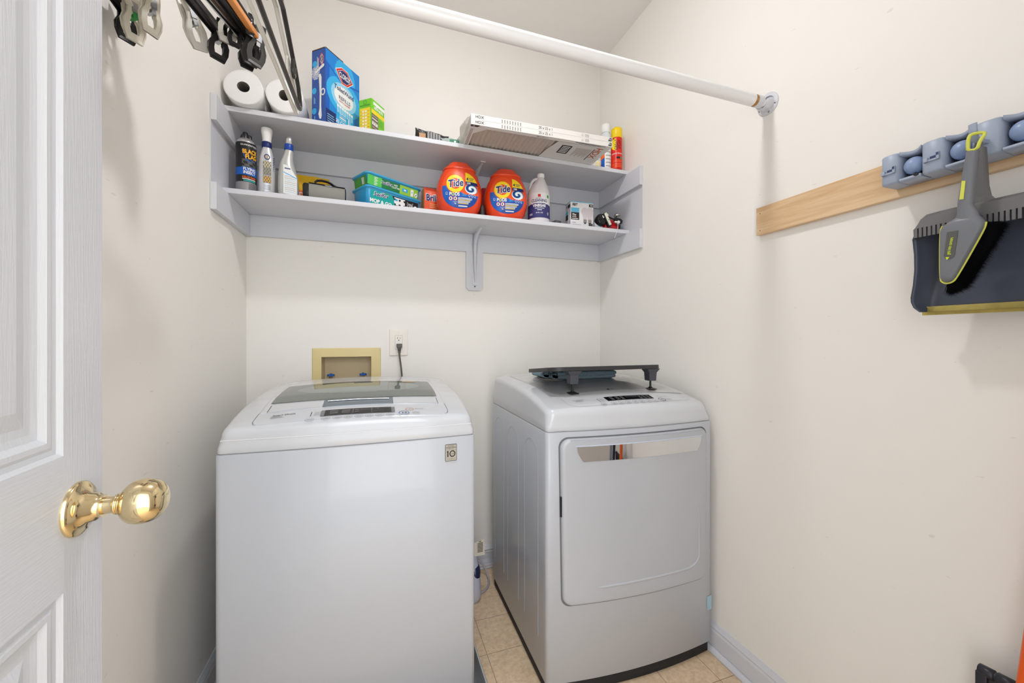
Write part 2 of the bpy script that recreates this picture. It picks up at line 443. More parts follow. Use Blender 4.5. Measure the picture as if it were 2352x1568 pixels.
# centre support plate under the lower shelf and the strut brackets
for z, low in ((ZD, True), (ZU, False)):
    zb = z - .0195
    cx = .475
    if low:
        b = MB(off)
        pl = [(cx - .044, zb), (cx - .044, 1.463), (cx - .031, 1.449), (cx + .031, 1.449), (cx + .044, 1.463), (cx + .044, zb)]
        b.prism(pl, YB - .0005, YB - .0185, lambda a, c, d: (a, d, c)); b.build('support_plate', M_SH, sh, bevel=.0015)
        zt = 1.475
    else: zt = ZD + .06
    b = MB(off)
    yb = YB - .0195
    if low: yb = YB - .020
    b.box(cx - .013, cx + .013, yb - .002, yb, zt, zb)
    b.box(cx - .013, cx + .013, yb - .17, yb, zb - .003, zb - .0002)
    # ribbed strut: tapering from the elbow
    ridge = [(-.002, zt + .02), (-.008, zb - .16), (-.010, zb - .075), (-.016, zb - .050), (-.06, zb - .022), (-.150, zb - .003)]
    rr = []
    for i, (dy, z_) in enumerate(ridge):
        w = (.004, .010, .013, .014, .011, .003)[i]
        y_ = yb + dy - .003
        base = (yb - .001, z_) if i < 3 else (y_, zb - .001)
        rr.append([(cx - w, base[0] if i < 3 else y_, z_ if i < 3 else zb - .001), (cx - w * .25, y_ - .004, z_ - .004), (cx + w * .25, y_ - .004, z_ - .004), (cx + w, base[0] if i < 3 else y_, z_ if i < 3 else zb - .001)])
    b.rings(rr, 0, True, True, True)
    b.build('bracket', M_SH, sh)
    b = MB(off); b.lathe([(.0035, 0), (.0025, .0015)], 12, 0, (0, 0, 0), T=Matrix.Translation((cx, yb - .002, zt - .006)) @ Matrix.Rotation(pi / 2, 4, 'X')); b.build('screw', M_DKGREY, sh)

# ------------------------------------------------------------------ closet rod
rod = thing('closet_rod', 'white painted closet rod spanning the room below the ceiling', 'clothes rail', (XR, .955, 1.981))
RX = 1.981; RY = .955; RR = .0185
off = (XR, .955, 1.981)
def xc(prof, mi=0, n=40):
    T = Matrix.Translation((0, RY, RX)) @ Matrix.Rotation(pi / 2, 4, 'Y')
    return prof, T
b = MB(off); b.lathe([(RR, XL + .012), (RR, XR - .072)], 40, T=Matrix.Translation((0, RY, RX)) @ Matrix.Rotation(pi / 2, 4, 'Y')); b.build('pole', mat('white_rod_paint', (240, 240, 241), rough=.3, coat=.3), rod)
b = MB(off); b.lathe([(RR - .0008, XR - .0719), (RR - .0008, XR - .0600)], 40, T=Matrix.Translation((0, RY, RX)) @ Matrix.Rotation(pi / 2, 4, 'Y')); o = b.build('bare_wood_band', M_BAND, rod); o['label'] = 'bare amber wood band'
b = MB(off); b.lathe([(RR, XR - .0599), (RR, XR - .036)], 40, T=Matrix.Translation((0, RY, RX)) @ Matrix.Rotation(pi / 2, 4, 'Y')); b.build('pole_end', M_TRIM, rod)
T0 = Matrix.Translation((0, RY, RX)) @ Matrix.Rotation(pi / 2, 4, 'Y')
for side in (0, 1):
    b = MB(off)
    if side == 0:
        b.lathe([(.036, XR - .0005), (.036, XR - .0035), (.033, XR - .0045), (.024, XR - .005)], 48, T=T0, cap0=True, cap1=False)
        # cup open at top: half ring
        for k in range(19):
            pass
        rs = []
        for xx, ro in ((XR - .004, .0245), (XR - .014, .0235), (XR - .030, .0228), (XR - .031, .0215), (XR - .030, .0192), (XR - .004, .0192)):
            rs.append([(xx, RY + ro * cos(pi + pi * k / 20.0), RX + ro * sin(pi + pi * k / 20.0)) for k in range(21)])
        b.rings(rs, 0, True, True, True, closed=False)
        o = b.build('wall_flange', M_TRIM, rod)
        for a in (-.35, .35 + pi / 1.0, -pi / 2 - .2):
            s_ = MB(off); yy = RY + .0295 * cos(a); zz = RX + .0295 * sin(a)
            s_.lathe([(.0040, 0), (.0038, .0012), (.001, .0018)], 14, T=Matrix.Translation((XR - .0040, yy, zz)) @ Matrix.Rotation(-pi / 2, 4, 'Y')); s_.build('screw', M_STEEL, o)
    else:
        b.lathe([(.036, XL + .0005), (.036, XL + .0035), (.024, XL + .005), (.0235, XL + .03), (.0192, XL + .03)], 48, T=T0); b.build('wall_flange', M_TRIM, rod)

# ------------------------------------------------------------------ outlet and plug cord
ol = thing('wall_outlet', 'white wall outlet plate above the washing machine', 'outlet', (.0959, YB, 1.1805))
b = MB()
def plate(b, w, h, d, bev):
    b.prism(rrect(-w / 2, w / 2, -h / 2, h / 2, .003, 3), 0, -d, lambda a, c, dd: (a, dd, c), 0, bev=bev)
plate(b, .0870, .129, .006, .0025); 
b.build('cover_plate', mat('ivory_plate', (238, 232, 222), rough=.35), ol)
b = MB(); b.prism(rrect(-.0165, .0165, -.0335, .0335, .0015, 2), 0, -.0072, lambda a, c, d: (a, d, c), 0, bev=.0008)
for s_, h_ in ((-.0062, .0085), (.0062, .0065)):
    b.box(s_ - .0011, s_ + .0011, -.00735, -.0070, .0215 - h_ / 2, .0215 + h_ / 2, 1)
b.prism(circ(0, .0108, .0026), -.0070, -.00735, lambda a, c, d: (a, d, c), 1)
b.build('receptacle', [mat('white_receptacle', (236, 233, 224), rough=.3), M_INKD], ol, loc=(.0, 0, 0))
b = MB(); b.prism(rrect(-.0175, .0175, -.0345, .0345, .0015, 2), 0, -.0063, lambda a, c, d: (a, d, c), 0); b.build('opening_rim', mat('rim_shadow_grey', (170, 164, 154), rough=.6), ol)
b = MB(); b.lathe([(.0028, 0), (.0026, .0008), (.0005, .0012)], 14, T=Matrix.Translation((0, -.006, .049)) @ Matrix.Rotation(pi / 2, 4, 'X')); b.build('screw', MATS['ivory_plate'], ol)
cd = thing('power_cord', 'grey power cord plugged into the wall outlet behind the washer', 'cord', (.098, YB - .0075, 1.1645))
M_CORD = mat('grey_cord_rubber', (92, 91, 84), rough=.5)
b = MB()
rs = []
for z, w, y0, y1 in ((.0095, .0118, 0, -.016), (.0085, .0128, 0, -.021), (-.002, .0128, 0, -.024), (-.009, .0120, -.002, -.024), (-.013, .0085, -.006, -.022), (-.026, .0066, -.010, -.022), (-.0265, .0052, -.011, -.021), (-.029, .0052, -.011, -.021), (-.0295, .0066, -.011, -.023), (-.033, .0066, -.011, -.023), (-.035, .0045, -.012, -.021)):
    rs.append([(x, y, z) for x, y in rrect(-w, w, y1, y0, min(.003, w * .4), 3)])
b.rings(rs, 0, True); b.build('plug', M_CORD, cd)
b = MB(); b.tube([(0, -.0165, -.034), (.001, -.017, -.05), (.004, -.018, -.075), (.0085, -.019, -.11), (.012, -.02, -.15), (.013, -.02, -.25)], .0042, 12); b.build('cord', mat('grey_cord', (100, 94, 82), rough=.5), cd)

# ------------------------------------------------------------------ washing machine water box
wb = thing('water_outlet_box', 'yellowed plastic washing machine water box recessed in the back wall', 'water box', (-.138, YB, 1.02))
off = (-.138, YB, 1.02)
M_YEL = mat('yellowed_plastic', (226, 207, 150), rough=.4, noise=.08, nscale=5)
b = MB(off)
ox0, ox1, oz0, oz1 = -.288, .0125, .88, 1.155
o_ = [(ox0, oz0), (ox1, oz0), (ox1, oz1), (ox0, oz1)]; i_ = [(HX0 + .004, HZ0), (HX1 - .004, HZ0), (HX1 - .004, HZ1 - .004), (HX0 + .004, HZ1 - .004)]
def Yp(L, y): return [(a, y, c) for a, c in L]
def insl(L, k): return [(L[0][0] + k, L[0][1] + k), (L[1][0] - k, L[1][1] + k), (L[2][0] - k, L[2][1] - k), (L[3][0] + k, L[3][1] - k)]
b.rings([Yp(o_, YB - .0003), Yp(insl(o_, .004), YB - .006), Yp(i_, YB - .007), Yp(i_, YB - .003)], 0, False, False, False)
b.build('frame', M_YEL, wb)
b = MB(off)
b.rings([Yp(i_, YB - .003), Yp(insl(i_, .004), YB + .085)], 0, False, False, True)
b.build('recess', mat('dull_tan_plastic', (214, 196, 158), rough=.5, noise=.05, nscale=12), wb)
M_VB = mat('blue_valve_plastic', (28, 92, 170), rough=.3)
for px_, py_ in ((760, 860), (834, 858)):
    c = P(px_, py_, Y=2.045)
    b = MB(off)
    T = Matrix.Translation((c.x, 2.045, c.z - .008))
    pts = []
    for k in range(48):
        a = 2 * pi * k / 48; r = .0135 + .003 * cos(6 * a)
        pts.append((r * cos(a), r * sin(a)))
    b.prism(pts, 0, .010, lambda a, c_, d: (a, c_, d), 0, bev=.003, T=T)
    b.lathe([(.005, .009), (.005, .013), (.003, .014)], 16, T=T)
    v = b.build('valve_handle', M_VB, wb)
    s_ = MB(off); s_.lathe([(.009, -.10), (.009, -.03), (.012, -.03), (.012, -.012), (.006, -.01), (.006, 0)], 20, T=T); s_.build('valve_body', mat('aged_brass', (150, 120, 70), rough=.4, metal=.9), wb)

# ------------------------------------------------------------------ shared top surface of the matching machines
PR = [(1.15, .925), (1.18, .945), (1.2, .955), (1.25, .967), (1.3, .978), (1.35, .988), (1.42, .998), (1.5, 1.004), (1.6, 1.009), (1.7, 1.012), (1.8, 1.013), (1.9, 1.010)]
def prof(y):
    if y <= PR[0][0]: return PR[0][1] - (PR[0][0] - y)
    for (a, b_), (c, d) in zip(PR, PR[1:]):
        if y <= c:
            t = (y - a) / (c - a); return b_ + (d - b_) * t
    return PR[-1][1]
def topz(X, Y, xc): return prof(Y) + .020 * (1 - ((X - xc) / .345) ** 2)
SKEW = 0.0
def bowf(x, xcn, hw, bow): return -SKEW * (x - xcn + hw) / (2 * hw) - bow * (1 - min(1, abs((x - xcn) / hw)) ** 2)
def outline(x0, x1, y0, y1, r, xcn, hw, bow, n=6, m=26):
    pts = []
    base = rrect(x0, x1, y0, y1, r, n)
    out = []
    L = len(base)
    for i in range(L):
        a = Vector(base[i]); c = Vector(base[(i + 1) % L]); d = (c - a).length
        k = m if i % (n + 1) == n else 1
        for j in range(k): out.append(a + (c - a) * (j / k))
    res = []
    for p in out:
        w = max(0, min(1, (y1 - .1 - p.y) / (y1 - .1 - y0)))
        res.append((p.x, p.y + bowf(p.x, xcn, hw, bow) * w ** 3))
    return res
def machine_body(b, x0, x1, y0, y1, z0, z1, r, bow, mi=0):
    xcn, hw = (x0 + x1) / 2, (x1 - x0) / 2
    lv = [(z0, .004), (z0 + .004, 0), (z1 - .003, 0), (z1, .003)]
    rs = [[(a, c, z) for a, c in outline(x0 + k, x1 - k, y0 + k, y1 - k, r, xcn, hw, bow)] for z, k in lv]
    b.rings(rs, mi, True)
def machine_top(b, x0, x1, y0, y1, z0, r, bow, mi=0, side_in=.006):
    xcn, hw = (x0 + x1) / 2, (x1 - x0) / 2
    rs = []
    def lev(k, f, bk, rr=r): 
        return [(a, c, f(a, c)) for a, c in outline(x0 + k, x1 - k, y0 + k + bk, y1 - k, max(.004, rr - k * .3), xcn, hw, bow)]
    rs.append(lev(.003, lambda a, c: z0, 0)); rs.append(lev(.001, lambda a, c: z0 + .003, 0))
    rs.append(lev(side_in * .35, lambda a, c: z0 + .25 * (topz(a, c, xcn) - z0), 0))
    R = .022
    for k in range(0, 8):
        t = pi / 2 * k / 7
        inset = side_in + R * (1 - cos(t)) * (.8); drop = R * (1 - sin(t))
        rs.append(lev(inset, lambda a, c, dr=drop: topz(a, c, xcn) - .002 - dr * (1.0), 0, r + .012))
    for k in (.045, .06, .075, .09, .11, .13, .15, .17, .20, .23, .26, .29, .325):
        rs.append(lev(k, lambda a, c: topz(a, c, xcn), 0, r + .012))
    b.rings(rs, mi, True, True, True)

# ------------------------------------------------------------------ washing machine
WX0, WX1, WY0, WY1 = -.4005, .2895, 1.203, 1.885
WC = (WX0 + WX1) / 2
wm = thing('washing_machine', 'white top loading washing machine with glass lid, left of the dryer', 'washing machine', (WC, 1.54, .045))
off = (WC, 1.54, .045)
b = MB(off); machine_body(b, WX0, WX1, WY0, WY1, .075, .8960, .014, .012); b.build('cabinet', M_ENAMEL, wm)
b = MB(off); machine_body(b, WX0 + .004, WX1 - .004, WY0 + .004, WY1 - .004, .8955, .8975, .012, .012); b.build('seam_gap', M_SEAML, wm)
b = MB(off); machine_top(b, WX0 + .001, WX1 - .001, WY0 + .002, WY1, .8975, .014, .012); b.build('top_cover', M_PLAST, wm)
TS = lambda lift: (lambda x, y: (x, y, topz(x, y, WC) + lift))
b = MB(off)
# feet
for fx in (WX0 + .05, WX1 - .05):
    for fy in (WY0 + .06, WY1 - .06):
        b = MB(off); b.lathe([(.022, .006), (.022, .02), (.012, .025), (.012, .076)], 20, c=(fx, fy, 0)); b.build('foot', M_RUBBER, wm)
# highlight along the fascia crease, painted as a fine bright strip
def front_strip(mb, x0, x1, z, w, yfn, mi, n=40, x_off=0):
    mb.raster(x0, x1, z - w / 2, z + w / 2, n, 1, lambda u, v: mi, lambda u, v: (u, yfn(u), v))
b = MB(off)
front_strip(b, WX0 + .012, WX1 - .012, .9335, .0016, lambda x: WY0 + .0020 - .012 * (1 - ((x - WC) / .345) ** 2), 0)
b.build('fascia_highlight', mat('painted_crease_highlight', (240, 240, 242), rough=.25), wm)
# lid
lid = MB(off)
def patch(mb, x0, x1, y0, y1, lift, thick, mi, S_, r=.008, nx=24, ny=14):
    # raised panel following the surface, rounded corners, side skirt
    base = rrect(x0, x1, y0, y1, r, 4); cx_, cy_ = (x0 + x1) / 2, (y0 + y1) / 2
    dens = []
    for i in range(len(base)):
        a = Vector(base[i]); c = Vector(base[(i + 1) % len(base)]); k = 16 if (c - a).length > .06 else (4 if (c - a).length > .02 else 1)
        for j in range(k): dens.append(a + (c - a) * j / k)
    rs = [[(p.x, p.y, S_(p.x, p.y) + lift - thick) for p in dens]]
    for s_ in (1, .995):
        rs.append([(cx_ + (p.x - cx_) * s_, cy_ + (p.y - cy_) * s_, S_(p.x, p.y) + lift - (0 if s_ < 1 else .0006)) for p in dens])
    for s_ in (.96, .92, .88, .82, .75, .68, .6, .5, .4, .25, .1):
        rs.append([(cx_ + (p.x - cx_) * s_, cy_ + (p.y - cy_) * s_, S_(cx_ + (p.x - cx_) * s_, cy_ + (p.y - cy_) * s_) + lift) for p in dens])
    mb.rings(rs, mi, True, False, True)
SW = lambda x, y: topz(x, y, WC)
patch(lid, -.3195, .2035, 1.2855, 1.700, .0030, .004, 0, SW, .006)
lo = lid.build('lid', M_PLAST, wm)
def gpatch(mb, x0, x1, y0, y1, lift):
    mb.raster(0, 1, 0, 1, 60, 24, lambda u, v: 0, lambda u, v: (x0 + (x1 - x0) * u, (y0 - .013 * (1 - (2 * u - 1) ** 2)) * (1 - v) + y1 * v, SW(x0 + (x1 - x0) * u, (y0 - .013 * (1 - (2 * u - 1) ** 2)) * (1 - v) + y1 * v) + lift))
g = MB(off); gpatch(g, -.306, .190, 1.354, 1.612, .0036); 
g.build('lid_window', mat('lid_window_dark_plastic', (150, 156, 152), rough=.3), lo)
# drum seen through the window: paler bands
g = MB(off)
g.raster(-.26, .145, 1.37, 1.58, 60, 30, lambda u, v: 0 if (((u + .0575) / .20) ** 2 + ((v - 1.50) / .095) ** 2) < 1 else None, lambda u, v: (u, v, SW(u, v) + .0042))
gd = g.build('drum', mat('drum_steel', (186, 196, 190), rough=.4), lo)
g = MB(off); gpatch(g, -.306, .190, 1.354, 1.612, .0054)
gm = mat('tinted_lid_glass', (214, 222, 218), rough=.03, trans=1.0, ior=1.45, coat=0.0)
g.build('lid_glass', gm, lo)
g = MB(off)
g.ribbon(rrect(.063, .142, 1.578, 1.596, .009, 5), .0016, TS(.0066), 0, True)
g.raster(.092, .138, 1.581, 1.593, 12, 4, lambda u, v: 0, TS(.0064))
for k in range(3): g.tube([(.070 + .006 * k, 1.583, SW(.07, 1.583) + .0068), (.074 + .006 * k, 1.591, SW(.07, 1.591) + .0068)], .0008, 6, 1)
g.raster(-.085, -.02, 1.578, 1.588, 8, 2, lambda u, v: 2, TS(.0062))
g.build('sticker', [mat('orange_sticker', (226, 178, 110), rough=.4), M_INKD, M_INK], lo)
# lid grip
g = MB(off); patch(g, -.1575, .0455, 1.284, 1.339, .0045, .002, 0, SW, .003)
g.build('lid_grip', mat('grip_blue_grey', (118, 128, 136), rough=.3, metal=.3), lo)
g = MB(off)
pts = [(-.146 + .180 * k / 14, 1.322 + .0015 * sin(pi * k / 14)) for k in range(15)]
g.tube([(a, c, SW(a, c) + .0065) for a, c in pts], .0042, 12, 0, flat=.5); g.build('grip_bar', M_CHROME, lo)
# seams of the lid and control panel
b = MB(off)
for x in (-.3005, .1855):
    b.ribbon([(x, 1.2850), (x, 1.338)], .0016, TS(.0038), 0)
pl = [(-.318, 1.2985), (-.3005, 1.2858)] 
n = 14
b.ribbon([(-.3005 + (.486) * k / n, 1.2845) for k in range(n + 1)], .0011, TS(.0034), 1)
edge = [(-.3005, 1.2850), (-.318, 1.2995)] + [(-.322, 1.288), (-.3235, 1.245), (-.3235, 1.232)] + [(-.3185 + .012 * (1 - cos(t)), 1.222 - .010 * sin(t)) for t in (.3, .8, 1.3)]
b.ribbon(edge, .0012, TS(.0006), 0)
edge = [(.1855, 1.2850), (.203, 1.2985), (.207, 1.288), (.2085, 1.245), (.2085, 1.232)] + [(.2035 - .012 * (1 - cos(t)), 1.222 - .010 * sin(t)) for t in (.3, .8, 1.3)]
b.ribbon(edge, .0012, TS(.0006), 0)
b.ribbon([(-.305 + .495 * k / 16, 1.2095 - .006 * (1 - ((-.305 + .495 * k / 16 - WC) / .26) ** 2)) for k in range(17)], .0009, TS(.0006), 1)
b.build('panel_seam', [M_SEAM, M_SEAML], wm)
# display and buttons
cp = MB(off)
cp.raster(-.156, .048, 1.2235, 1.2620, 40, 6, lambda u, v: (1 if (u < -.146 or u > .038) else 0), TS(.0012))
for k, x in enumerate((-.132, -.100)):
    for j in range(3): cp.raster(x, x + .022, 1.234 + .008 * j, 1.2365 + .008 * j, 4, 1, lambda u, v: 2, TS(.0016))
cp.ribbon([(-.070, 1.228), (-.070, 1.258)], .0009, TS(.0016), 2); cp.ribbon([(-.018, 1.228), (-.018, 1.258)], .0007, TS(.0016), 2)
cp.ribbon(rrect(-.048, .000, 1.247, 1.256, .003, 3), .0007, TS(.0016), 2, True)
for j in range(2): cp.raster(-.065, -.053, 1.236 + .012 * j, 1.2385 + .012 * j, 3, 1, lambda u, v: 2, TS(.0016))
for k in range(3):
    for j in range(4): cp.raster(-.013 + .016 * k + 0 * j, -.001 + .016 * k, 1.230 + .008 * j, 1.2322 + .008 * j, 3, 1, lambda u, v: 3, TS(.0016))
cp.build('display', [M_BLKG, M_STEEL, mat('pale_legend', (150, 152, 156), rough=.5), mat('dim_legend', (96, 98, 102), rough=.5)], wm)
pr = MB(off)
for x in (-.1803, -.1392, -.1098, -.0812, -.0524, -.0243, .0043, .0335):
    yb_ = 1.2055
    pr.ribbon(circ(x, yb_, .0115, .0085, 24), .0009, TS(.0012), 0, True)
    for j in range(2): pr.raster(x - .0065, x + .0065, yb_ - .0025 + .003 * j, yb_ - .0012 + .003 * j, 3, 1, lambda u, v: 0, TS(.0012))
pr.ribbon(circ(.0738, 1.2165, .0145, .0125, 28), .0020, TS(.0012), 1, True)
pr.ribbon(circ(.0922, 1.2430, .0115, .0090, 28), .0016, TS(.0012), 2, True)
pr.add([TS(.0014)(.0685, 1.2205), TS(.0014)(.0745, 1.2165), TS(.0014)(.0685, 1.2125)], [(0, 1, 2)], 3)
for dx in (.0765, .0795): pr.raster(dx, dx + .0016, 1.2125, 1.2205, 1, 2, lambda u, v: 3, TS(.0014))
pr.ribbon(circ(.0922, 1.243, .003, .0028, 12), .0007, TS(.0012), 0, True)
pr.text('START', .109, 1.2200, .0075, TS(.0014), 0); pr.text('PAUSE', .109, 1.2125, .0075, TS(.0014), 0)
pr.text('POWER', .121, 1.2445, .0075, TS(.0014), 0)
pr.text('Smart Drum', -.253, 1.2590, .0115, TS(.0014), 3, bold=.01, shear=.2)
for j in range(3): pr.raster(-.284, -.262 + .006 * (2 - j), 1.2420 + .0045 * j, 1.2435 + .0045 * j, 8, 1, lambda u, v: 0, TS(.0014))
for j in range(4):
    pr.prism([(a, c) for a, c in circ(-.181, 1.2320 + .0075 * j, .0016, .0016, 10)], .0010, .0014, lambda a, c, d: (a, c, topz(a, c, WC) + d), 3)
    pr.raster(-.174, -.156, 1.2314 + .0075 * j, 1.2326 + .0075 * j, 4, 1, lambda u, v: 0, TS(.0014))
pr.build('panel_print', [M_INK, mat('blue_ring', (60, 120, 170), rough=.4), mat('orange_ring', (206, 140, 104), rough=.4), M_INKD], wm)
# rear control strip lines
b = MB(off)
b.ribbon([(-.30 + .48 * k / 20, 1.806) for k in range(21)], .0012, TS(.0009), 0)
b.build('rear_seam', [M_SEAML], wm)
# badge
b = MB(off); fy = lambda d: (lambda u, v: (u, WY0 - .0035 - d, v))
wfy = lambda x: WY0 - .012 * (1 - ((x - WC) / .345) ** 2)
b.prism(rrect(.1942, .2304, .8235, .8750, .0025, 3), .0, .0012, lambda a, c, d: (a, wfy(a) - d, c), 0)
b.raster(.1955, .2291, .8248, .8737, 1, 1, lambda u, v: 1, lambda u, v: (u, wfy(u) - .0015, v))
FB = lambda u, v: (u, wfy(u) - .0018, v)
b.text('INVERTER', .2123, .8695, .0042, FB, 0); b.text('Direct Drive', .2123, .8650, .0058, FB, 0, bold=.015); b.text('M O T O R', .2123, .8608, .0032, FB, 0)
b.raster(.198, .2266, .8575, .8579, 1, 1, lambda u, v: 0, FB)
b.raster(.2006, .2042, .8365, .8550, 1, 1, lambda u, v: 0, FB); b.add([FB(.1985, .8520), FB(.2006, .8515), FB(.2006, .8550)], [(0, 1, 2)], 0)
b.ribbon(circ(.2165, .8458, .0078, .0085, 28), .0030, FB, 0, True); b.text('YEAR', .2165, .8458, .0042, FB, 0)
b.text('W A R R A N T Y', .2123, .8300, .0032, FB, 0)
b.build('warranty_badge', [M_INKD, mat('badge_pewter', (184, 178, 166), rough=.35, metal=.2)], wm)

# drain pan under the washer
dp = thing('drain_pan', 'grey plastic drain pan under the washing machine', 'drain pan', (WC, 1.52, 0))
b = MB((WC, 1.52, 0))
px0, px1, py0, py1 = -.462, .343, 1.10, 1.915
def rr(k, z): return [(a, c, z) for a, c in rrect(px0 + k, px1 - k, py0 + k, py1 - k, .03, 5)]
b.rings([rr(.010, .0005), rr(.002, .055), rr(0, .060), rr(.006, .062)], 0, True, True, False)
b.rings([rr(.006, .062), rr(.010, .058), rr(.016, .006), rr(.03, .005)], 1, True, False, True)
b.build('tray', [mat('pan_white_rim', (206, 208, 208), rough=.4), mat('pan_grey', (132, 133, 135), rough=.5)], dp)

# ------------------------------------------------------------------ dryer
QX0, QX1, QY0, QY1 = .529, 1.2095, 1.192, 1.84
SKEW = .024
QC = .874; QB = .028
dr = thing('dryer', 'white front loading dryer standing against the right wall', 'dryer', (QC, 1.52, 0))
off = (QC, 1.52, 0)
b = MB(off); machine_body(b, QX0, QX1, QY0, QY1, .042, .8850, .012, QB); b.build('cabinet', M_ENAMEL, dr)
b = MB(off); machine_body(b, QX0 + .004, QX1 - .004, QY0 + .004, QY1 - .004, .8845, .8863, .012, QB); b.build('seam_gap', M_SEAML, dr)
b = MB(off); machine_top(b, QX0 + .001, QX1 - .001, QY0 + .002, QY1 + .005, .8863, .014, QB * .9); b.build('top_cover', M_PLAST, dr)
b = MB(off); machine_body(b, QX0 + .006, QX1 - .006, QY0 + .008, QY1 - .006, .0005, .0420, .010, QB); b.build('kick_plate', M_RUBBER, dr)
qf = lambda x: QY0 - SKEW * (x - QX0) / (QX1 - QX0) - QB * (1 - min(1, abs((x - (QX0 + QX1) / 2) / ((QX1 - QX0) / 2))) ** 2)
# pressed panels on the left side
b = MB(off)
for y0_, y1_, zt in ((1.653, 1.790, .835), (1.465, 1.600, .835), (1.262, 1.396, .835)):
    hw = (y1_ - y0_) / 2; cy_ = (y0_ + y1_) / 2; pts = [(y0_, .16)]
    for k in range(13): t = pi - pi * k / 12; pts.append((cy_ + hw * cos(t), zt - hw * .95 + hw * .95 * sin(t)))
    pts.append((y1_, .16))
    b.tube([(QX0 + .0006, a, c) for a, c in pts], .0014, 6)
b.build('pressed_ridge', M_ENAMEL, dr)
# door
DYO = .010
dfy = lambda x, d: qf(x) - d
dpts = []
x0, x1, z0, z1 = .577, 1.172, .300, .862
for (cx_, cz_, a) in ((x1 - .032, z0 + .032, -pi / 2), (x1 - .030, z1 - .030, 0), (x0 + .030, z1 - .030, pi / 2), (x0 + .038, z0 + .038, pi)):
    R_ = .032
    for k in range(7): t = a + pi / 2 * k / 6; dpts.append((cx_ + R_ * cos(t), cz_ + R_ * sin(t)))
dens = []
for i in range(len(dpts)):
    a = Vector(dpts[i]); c = Vector(dpts[(i + 1) % len(dpts)]); k = 20 if (c - a).length > .1 else 1
    for j in range(k): dens.append(a + (c - a) * j / k)
cxd, czd = (x0 + x1) / 2, (z0 + z1) / 2
def sc(p, k): # inset by k metres
    return Vector((cxd + (p.x - cxd) * (1 - k / .30), czd + (p.y - czd) * (1 - k / .285)))
gap = MB(off); gap.rings([[(q.x, dfy(q.x, .0006), q.y) for q in (sc(p, -.005) for p in dens)], [(q.x, dfy(q.x, .0008), q.y) for q in (sc(p, .006) for p in dens)]], 0, True, False, False)
gap.build('door_gap', mat('door_gap_grey', (110, 111, 114), rough=.6), dr)
do = MB(off); rs = []
for k, d in ((0, .0005), (.0005, .004), (.002, .008), (.005, .0105), (.009, .0118), (.015, .0125), (.04, .0132), (.08, .014), (.14, .0145), (.20, .0145), (.26, .0145)):
    rs.append([(q.x, dfy(q.x, d), q.y) for q in (sc(p, k) for p in dens)])
do.rings(rs, 0, True, False, True)
dd = do.build('door', M_ENAMEL, dr)
e = MB(off)
up = [(1.128, .62), (1.128, .45)] + [(1.128 - .06 * (1 - cos(t)), .40 - .040 * sin(t)) for t in [pi / 2 * k / 8 for k in range(9)]] + [(1.0 - .3 * k / 10, .360) for k in range(11)]
e.tube([(a, dfy(a, .0118), c) for a, c in up], [.0008] + [.0055] * (len(up) - 2) + [.0015], 8, 0, flat=1.0)
e.build('pressed_ridge', M_ENAMEL, dd)
hd = MB(off)
def hz(u): return 0
def hmap(u, v, d):  # u 0..1 across, v in z
    return (u, dfy(u, d), v)
# scoop
n = 30
def top_l(x): return .8600
rsn = []
for z_, d_ in ((.8615, .0150), (.8580, .0105), (.850, .0085), (.842, .0105), (.8385, .0170)):
    xa = .6045 + (.8615 - z_) * .9; xb = 1.1505 - (.8615 - z_) * .45
    rsn.append([(xa + (xb - xa) * k / n, dfy(xa + (xb - xa) * k / n, d_), z_) for k in range(n + 1)])
hd.rings(rsn, 0, True, False, False, closed=False)
hd.build('grip_recess', mat('grip_pale_blue_white', (198, 207, 222), rough=.25, coat=.5), dd)
hd = MB(off)
lo_ = [(.6255, .8385), (.6340, .8000), (.6390, .7915), (.6480, .7880), (1.112, .7880), (1.1215, .7910), (1.1270, .7990), (1.1345, .8385)]
# plate as columns following the bow
ncol = 44
def zlow(x):
    if x < .648: 
        t = (x - .6255) / (.648 - .6255); return .8385 - (.8385 - .7880) * min(1, t ** .55 if t > 0 else 0)
    if x > 1.112:
        t = (1.1345 - x) / (1.1345 - 1.112); return .8385 - (.8385 - .7880) * min(1, t ** .5 if t > 0 else 0)
    return .7880
xs = [.6255 + .0225 * (k / 8) for k in range(8)] + [.648 + .464 * k / 24 for k in range(25)] + [1.112 + .0225 * (k / 8) for k in range(1, 9)]
rT = [(x, dfy(x, .0178), .8385) for x in xs]; rT0 = [(x, dfy(x, .0140), .8395) for x in xs]
rB = [(x, dfy(x, .0168), zlow(x)) for x in xs]; rB0 = [(x, dfy(x, .0142), zlow(x) - .0004) for x in xs]
hd.rings([rT0, rT], 0, True, False, False, closed=False); hd.rings([[(x, y - .0002, z) for x, y, z in rT], [(x, dfy(x, .0180), z) for x, _, z in rB]], 0, True, False, False, closed=False); hd.rings([[(x, dfy(x, .0180), z) for x, _, z in rB], rB0], 0, True, False, False, closed=False)
hd.build('handle', mat('mirror_chrome_handle', (226, 227, 230), rough=.03, metal=1.0), dd)
b = MB(off); b.box(.5738, .5790, dfy(.576, .007), dfy(.576, .001), .605, .672); b.build('hinge_cover', M_BLACK, dr)
b = MB(off); b.raster(1.1830, 1.2080, .166, .219, 3, 12, lambda u, v: 0 if int((v - .166) / .0022) % 2 else 1, lambda u, v: (u, qf(u) - .0009, v + (u - 1.2) * .02))
b.build('protective_tape', [mat('blue_film', (168, 202, 218), rough=.35), mat('blue_film_line', (150, 190, 210), rough=.35)], dr)
